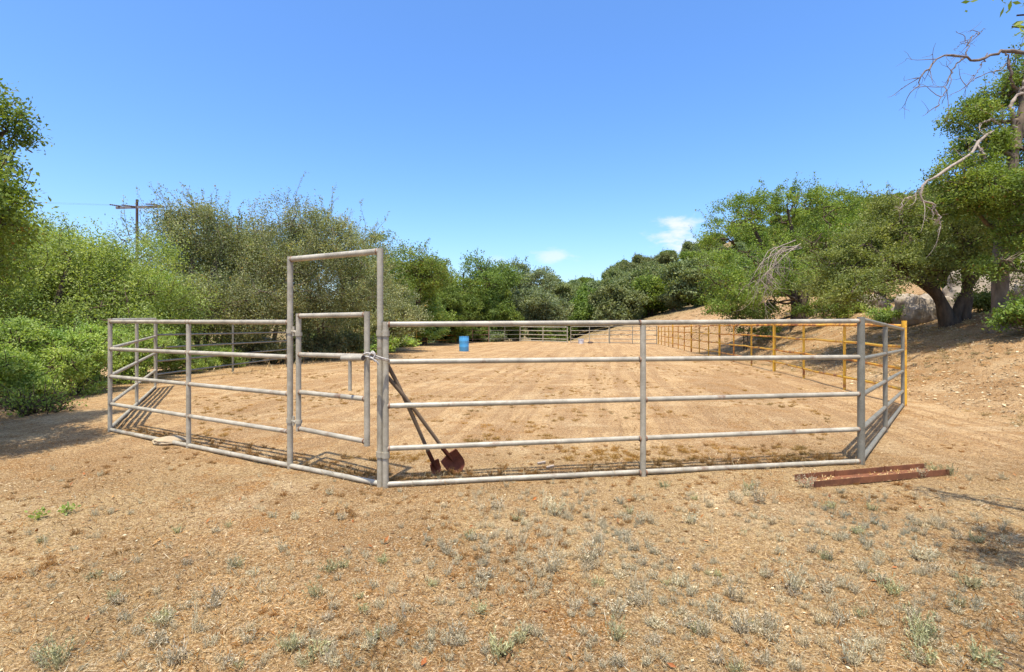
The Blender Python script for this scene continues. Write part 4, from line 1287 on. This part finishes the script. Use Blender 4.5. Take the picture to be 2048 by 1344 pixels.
for (px, py, lab) in ((76, 1040, 'small fresh green plant on the dry ground, the lower of two at left'), (135, 1028, 'small fresh green plant on the dry ground, the taller of two at left')):
    q = ground_pt(px, py)
    r = np.random.default_rng(px)
    root = empty('green_plant', q); tag(root, lab, 'plant')
    c = r.normal(size=(60, 3)) * np.array([.024, .024, .016]) + np.array([0, 0, .045])
    V, F = leaf_quads(c, .026, .7, r); link('leaves', raw_mesh('leaves', V, F, M['leaf_bright']), root)
    tb = Tubes()
    for _ in range(7): tb.add(wavy((0, 0, -.01), c[r.integers(60)], r, 4, .1), .003, .002, 4)
    link('stem', tb.mesh('stem', M['weed_green']), root)

# uncountable litter: straw, small dead growth, chips, fallen leaves
def scatter(n, ymin, ymax, seed, power=1.6, xr=1.12):
    r = np.random.default_rng(seed)
    Z = ymin + (ymax - ymin) * r.random(n) ** power
    x = (r.random(n) * 2 - 1) * Z * xr
    return x, Z, r
def flat_bits(name, n, ymin, ymax, seed, L, wid, mat, lift, tilt, dens, label, power=1.6):
    x, y, r = scatter(n, ymin, ymax, seed, power)
    keep = dens(x, y) > r.random(n)
    x, y = x[keep], y[keep]; n = len(x)
    z = terrain(x, y) + lift * r.uniform(.3, 1.3, n) + .004
    c = np.stack([x, y, z], 1)
    a = r.uniform(0, 2 * np.pi, n)
    d = unit(np.stack([np.cos(a), np.sin(a), r.normal(size=n) * tilt], 1))
    nn = unit(np.stack([r.normal(size=n) * .5, r.normal(size=n) * .5, np.ones(n)], 1))
    s = unit(np.cross(d, nn)); l = L * r.uniform(.5, 1.5, (n, 1)); w = l * wid * r.uniform(.7, 1.3, (n, 1)) * .5
    m_ = c + d * l * .5 + np.cross(s, d) * l * r.normal(size=(n, 1)) * .08
    V = np.stack([c, m_ + s * w, c + d * l, m_ - s * w], 1).reshape(-1, 3)
    o = link(name, raw_mesh(name, V, np.arange(n * 4).reshape(n, 4), M[mat]))
    tag(o, label, 'ground litter', kind='stuff')
def d_clump(sc, lo, hi, seed, amp=1.0):
    return lambda x, y: sst(lo, hi, vnoise(x * sc, y * sc, seed=seed) * .65 + vnoise(x * sc * 2.9, y * sc * 2.9, seed=seed + 1) * .35) * amp
def front_bias(f):
    return lambda x, y: f(x, y) * (1 - .72 * sst(5.3, 7.0, y - .12 * np.abs(x + 1)))
flat_bits('dry_straw', 150000, 1.9, 13, 401, .036, .05, 'straw', .006, .35, front_bias(d_clump(.9, .25, .65, 11)), 'pale dry straw scattered over the ground', 1.5)
flat_bits('dry_grass', 46000, 1.9, 20, 402, .045, .06, 'weed_grey', .002, .8, d_clump(.7, .42, .75, 14, .8), 'thin grey dry grass scattered over the ground', 1.5)
flat_bits('dead_growth', 110000, 1.9, 24, 403, .042, .10, 'weed_brown', .004, .8, d_clump(1.1, .44, .66, 17), 'low rusty brown dead growth in patches', 1.4)
flat_bits('wood_chips', 6000, 1.9, 12, 404, .022, .5, 'chips', .003, .15, front_bias(d_clump(.5, .2, .7, 19)), 'small pale wood chips and pebbles on the ground', 1.5)
flat_bits('dark_litter', 90000, 1.9, 11, 409, .026, .10, 'chips_dark', .003, .35, front_bias(d_clump(1.3, .2, .7, 23)), 'dark brown bits of dead stems on the ground', 1.5)
flat_bits('fallen_leaves', 950, 1.9, 8, 405, .040, .40, 'fallen', .008, .55, lambda x, y: .35 + .65 * sst(.4, .7, vnoise(x * .8, y * .8, seed=5)) - .8 * sst(4.6, 5.6, y), 'orange and russet fallen leaves scattered in front of the fence', 1.2)
flat_bits('fence_grass', 60000, 4.4, 9.5, 406, .085, .035, 'straw', .0, 1.4,
          lambda x, y: np.exp(-(np.where(x < -1.2, y - (4.745 - (x + 1.222) * .535), y - (4.72 + (x + 1.165) * .158)) - .16) ** 2 / .03) * (x > -5.7) * (x < 3.9) * .9,
          'dry grass along the foot of the front fence', 1.0)
flat_bits('edge_grass', 50000, 14, 46, 407, .22, .05, 'straw', .0, 1.6,
          lambda x, y: np.exp(-((x - np.interp(y, [12, 18, 22, 30, 36, 43, 46], [-8.6, -7.6, -7.3, -8.0, -8.3, -6.5, -4.6])) / .9) ** 2) * .9,
          'tall dry grass along the left edge of the arena', 1.0)
flat_bits('slope_scree', 60000, 7, 30, 408, .07, .4, 'chips', .004, .2,
          lambda x, y: sst(.2, 1.2, (x - 7.2) * .989 - (y - 9.4) * .146) * .8, 'pale leaf litter on the bank beside the yellow panels', 1.0)

# small weed tufts past the individual ones: too many to count
r = np.random.default_rng(512)
Vs = []
tv = [np.empty(len(t_.vertices) * 3, np.float32) for t_ in tm[:7]]
for t_, a_ in zip(tm[:7], tv): t_.vertices.foreach_get('co', a_)
tv = [a_.reshape(-1, 3) for a_ in tv]
cnt = 0
while cnt < 1500:
    px = r.uniform(-20, 2070); py = 930 + 414 * r.random() ** .9
    if r.random() > clump_density(px, py) * .8 + .05: continue
    q = ground_pt(px, py); a_ = r.uniform(0, 6.28); f = .10 + .32 * r.random() ** 2
    V = tv[r.integers(7)] * f
    c_, s_ = math.cos(a_), math.sin(a_)
    Vs.append(np.stack([V[:, 0] * c_ - V[:, 1] * s_ + q.x, V[:, 0] * s_ + V[:, 1] * c_ + q.y, V[:, 2] + q.z], 1)); cnt += 1
V = np.concatenate(Vs)
o = link('ground_weeds', raw_mesh('ground_weeds', V, np.arange(len(V)).reshape(-1, 4), M['weed_grey']))
tag(o, 'tiny dry grey weeds sprinkled over the ground', 'ground litter', kind='stuff')

def tuft_stuff(name, n, kinds, mat, pick, fr, seed, label):
    r = np.random.default_rng(seed); Vs = []; c = 0
    src = []
    for t_ in kinds:
        a_ = np.empty(len(tm[t_].vertices) * 3, np.float32); tm[t_].vertices.foreach_get('co', a_); src.append(a_.reshape(-1, 3))
    while c < n:
        p = pick(r)
        if p is None: continue
        x, y = p; a_ = r.uniform(0, 6.28); f = r.uniform(*fr); V = src[r.integers(len(src))] * f
        c_, s_ = math.cos(a_), math.sin(a_)
        Vs.append(np.stack([V[:, 0] * c_ - V[:, 1] * s_ + x, V[:, 0] * s_ + V[:, 1] * c_ + y, V[:, 2] * .8 + g(x, y)], 1)); c += 1
    V = np.concatenate(Vs)
    o = link(name, raw_mesh(name, V, np.arange(len(V)).reshape(-1, 4), M[mat]))
    tag(o, label, 'ground litter', kind='stuff')
def pk_arena(r):
    y = 5.6 + 20 * r.random() ** 1.6; x = r.uniform(-.62, .62) * y
    if x > 7.0 + .146 * (y - 9.4) or x < -8: return None
    if float(vnoise(np.array([x * .7]), np.array([y * .7]), seed=77)[0]) < .5: return None
    return x, y
tuft_stuff('arena_growth', 1100, [5, 8, 6], 'weed_brown', pk_arena, (.35, .85), 601, 'low rusty brown dead growth scattered over the arena')
def pk_front(r):
    y = 2.2 + 4.2 * r.random(); x = r.uniform(-1.05, 1.05) * y
    if float(vnoise(np.array([x * .9]), np.array([y * .9]), seed=78)[0]) < .55: return None
    return x, y
tuft_stuff('dead_tufts', 420, [5, 8, 9], 'weed_brown', pk_front, (.22, .5), 602, 'low rusty brown dead growth in front of the fence')
def pk_foot(r):
    x = r.uniform(-5.3, 3.7)
    yl = 4.745 - (x + 1.222) * .535 if x < -1.2 else 4.72 + (x + 1.165) * .158
    return x, yl + abs(r.normal()) * .2 + .04
tuft_stuff('fence_foot_growth', 400, [5, 6, 3], 'weed_brown', pk_foot, (.25, .6), 603, 'dry dead growth along the foot of the front fence')
def pk_bank(r):
    y = 4 + 18 * r.random(); x = r.uniform(4.2, 16)
    if (x - 7.2) * .989 - (y - 9.4) * .146 < .4 or x > y * 1.05: return None
    if float(vnoise(np.array([x * .6]), np.array([y * .6]), seed=79)[0]) < .42: return None
    return x, y
tuft_stuff('bank_growth', 900, [5, 6, 8], 'straw', pk_bank, (.5, 1.4), 604, 'dry straw-coloured growth on the bank')
r = np.random.default_rng(605)
a, b, za, zb = BEAM
s2 = Vector((b.y - a.y, a.x - b.x)).normalized()
n_ = 420
t_ = r.random(n_); u_ = r.uniform(-.085, .085, n_)
cx = a.x + (b.x - a.x) * t_ + s2.x * u_; cy = a.y + (b.y - a.y) * t_ + s2.y * u_
keep = vnoise(cx * 3, cy * 3, seed=4) > .38
cx, cy = cx[keep], cy[keep]
c = np.stack([cx, cy, za + (zb - za) * t_[keep] + .011 + r.random(len(cx)) * .01], 1)
V, F = leaf_quads(c, .035, .22, r, 3.0)
V[:, 2] = np.maximum(V[:, 2], za + .008)
o = link('beam_litter', raw_mesh('beam_litter', V, F, M['straw'])); tag(o, 'dry straw lying inside the rusty channel beam', 'ground litter', kind='stuff')

def pk_farbank(r):
    y = 22 + 46 * r.random(); x = r.uniform(.12, .62) * y
    if float(terrain(np.array([x]), np.array([y]))[0]) < .12 - .0078 * (min(y, 69) - 9) + .25: return None
    if float(vnoise(np.array([x * .45]), np.array([y * .3]), seed=80)[0]) < .48: return None
    return x, y
tuft_stuff('far_bank_growth', 900, [5, 6, 8], 'straw', pk_farbank, (1.0, 2.6), 606, 'dry straw-coloured growth on the far bank')

def pk_stalks(r):
    px = r.normal() * 150 + 1090; py = 1080 + r.normal() * 62
    if r.random() < .3: px, py = r.uniform(900, 2000), r.uniform(985, 1080)
    if py < 985: return None
    q = ground_pt(px, py)
    return q.x, q.y
tuft_stuff('dry_stalks', 240, [3, 7, 0, 1], 'weed_grey', pk_stalks, (.22, .55), 607, 'small dry grey stalks in front of the long panel')
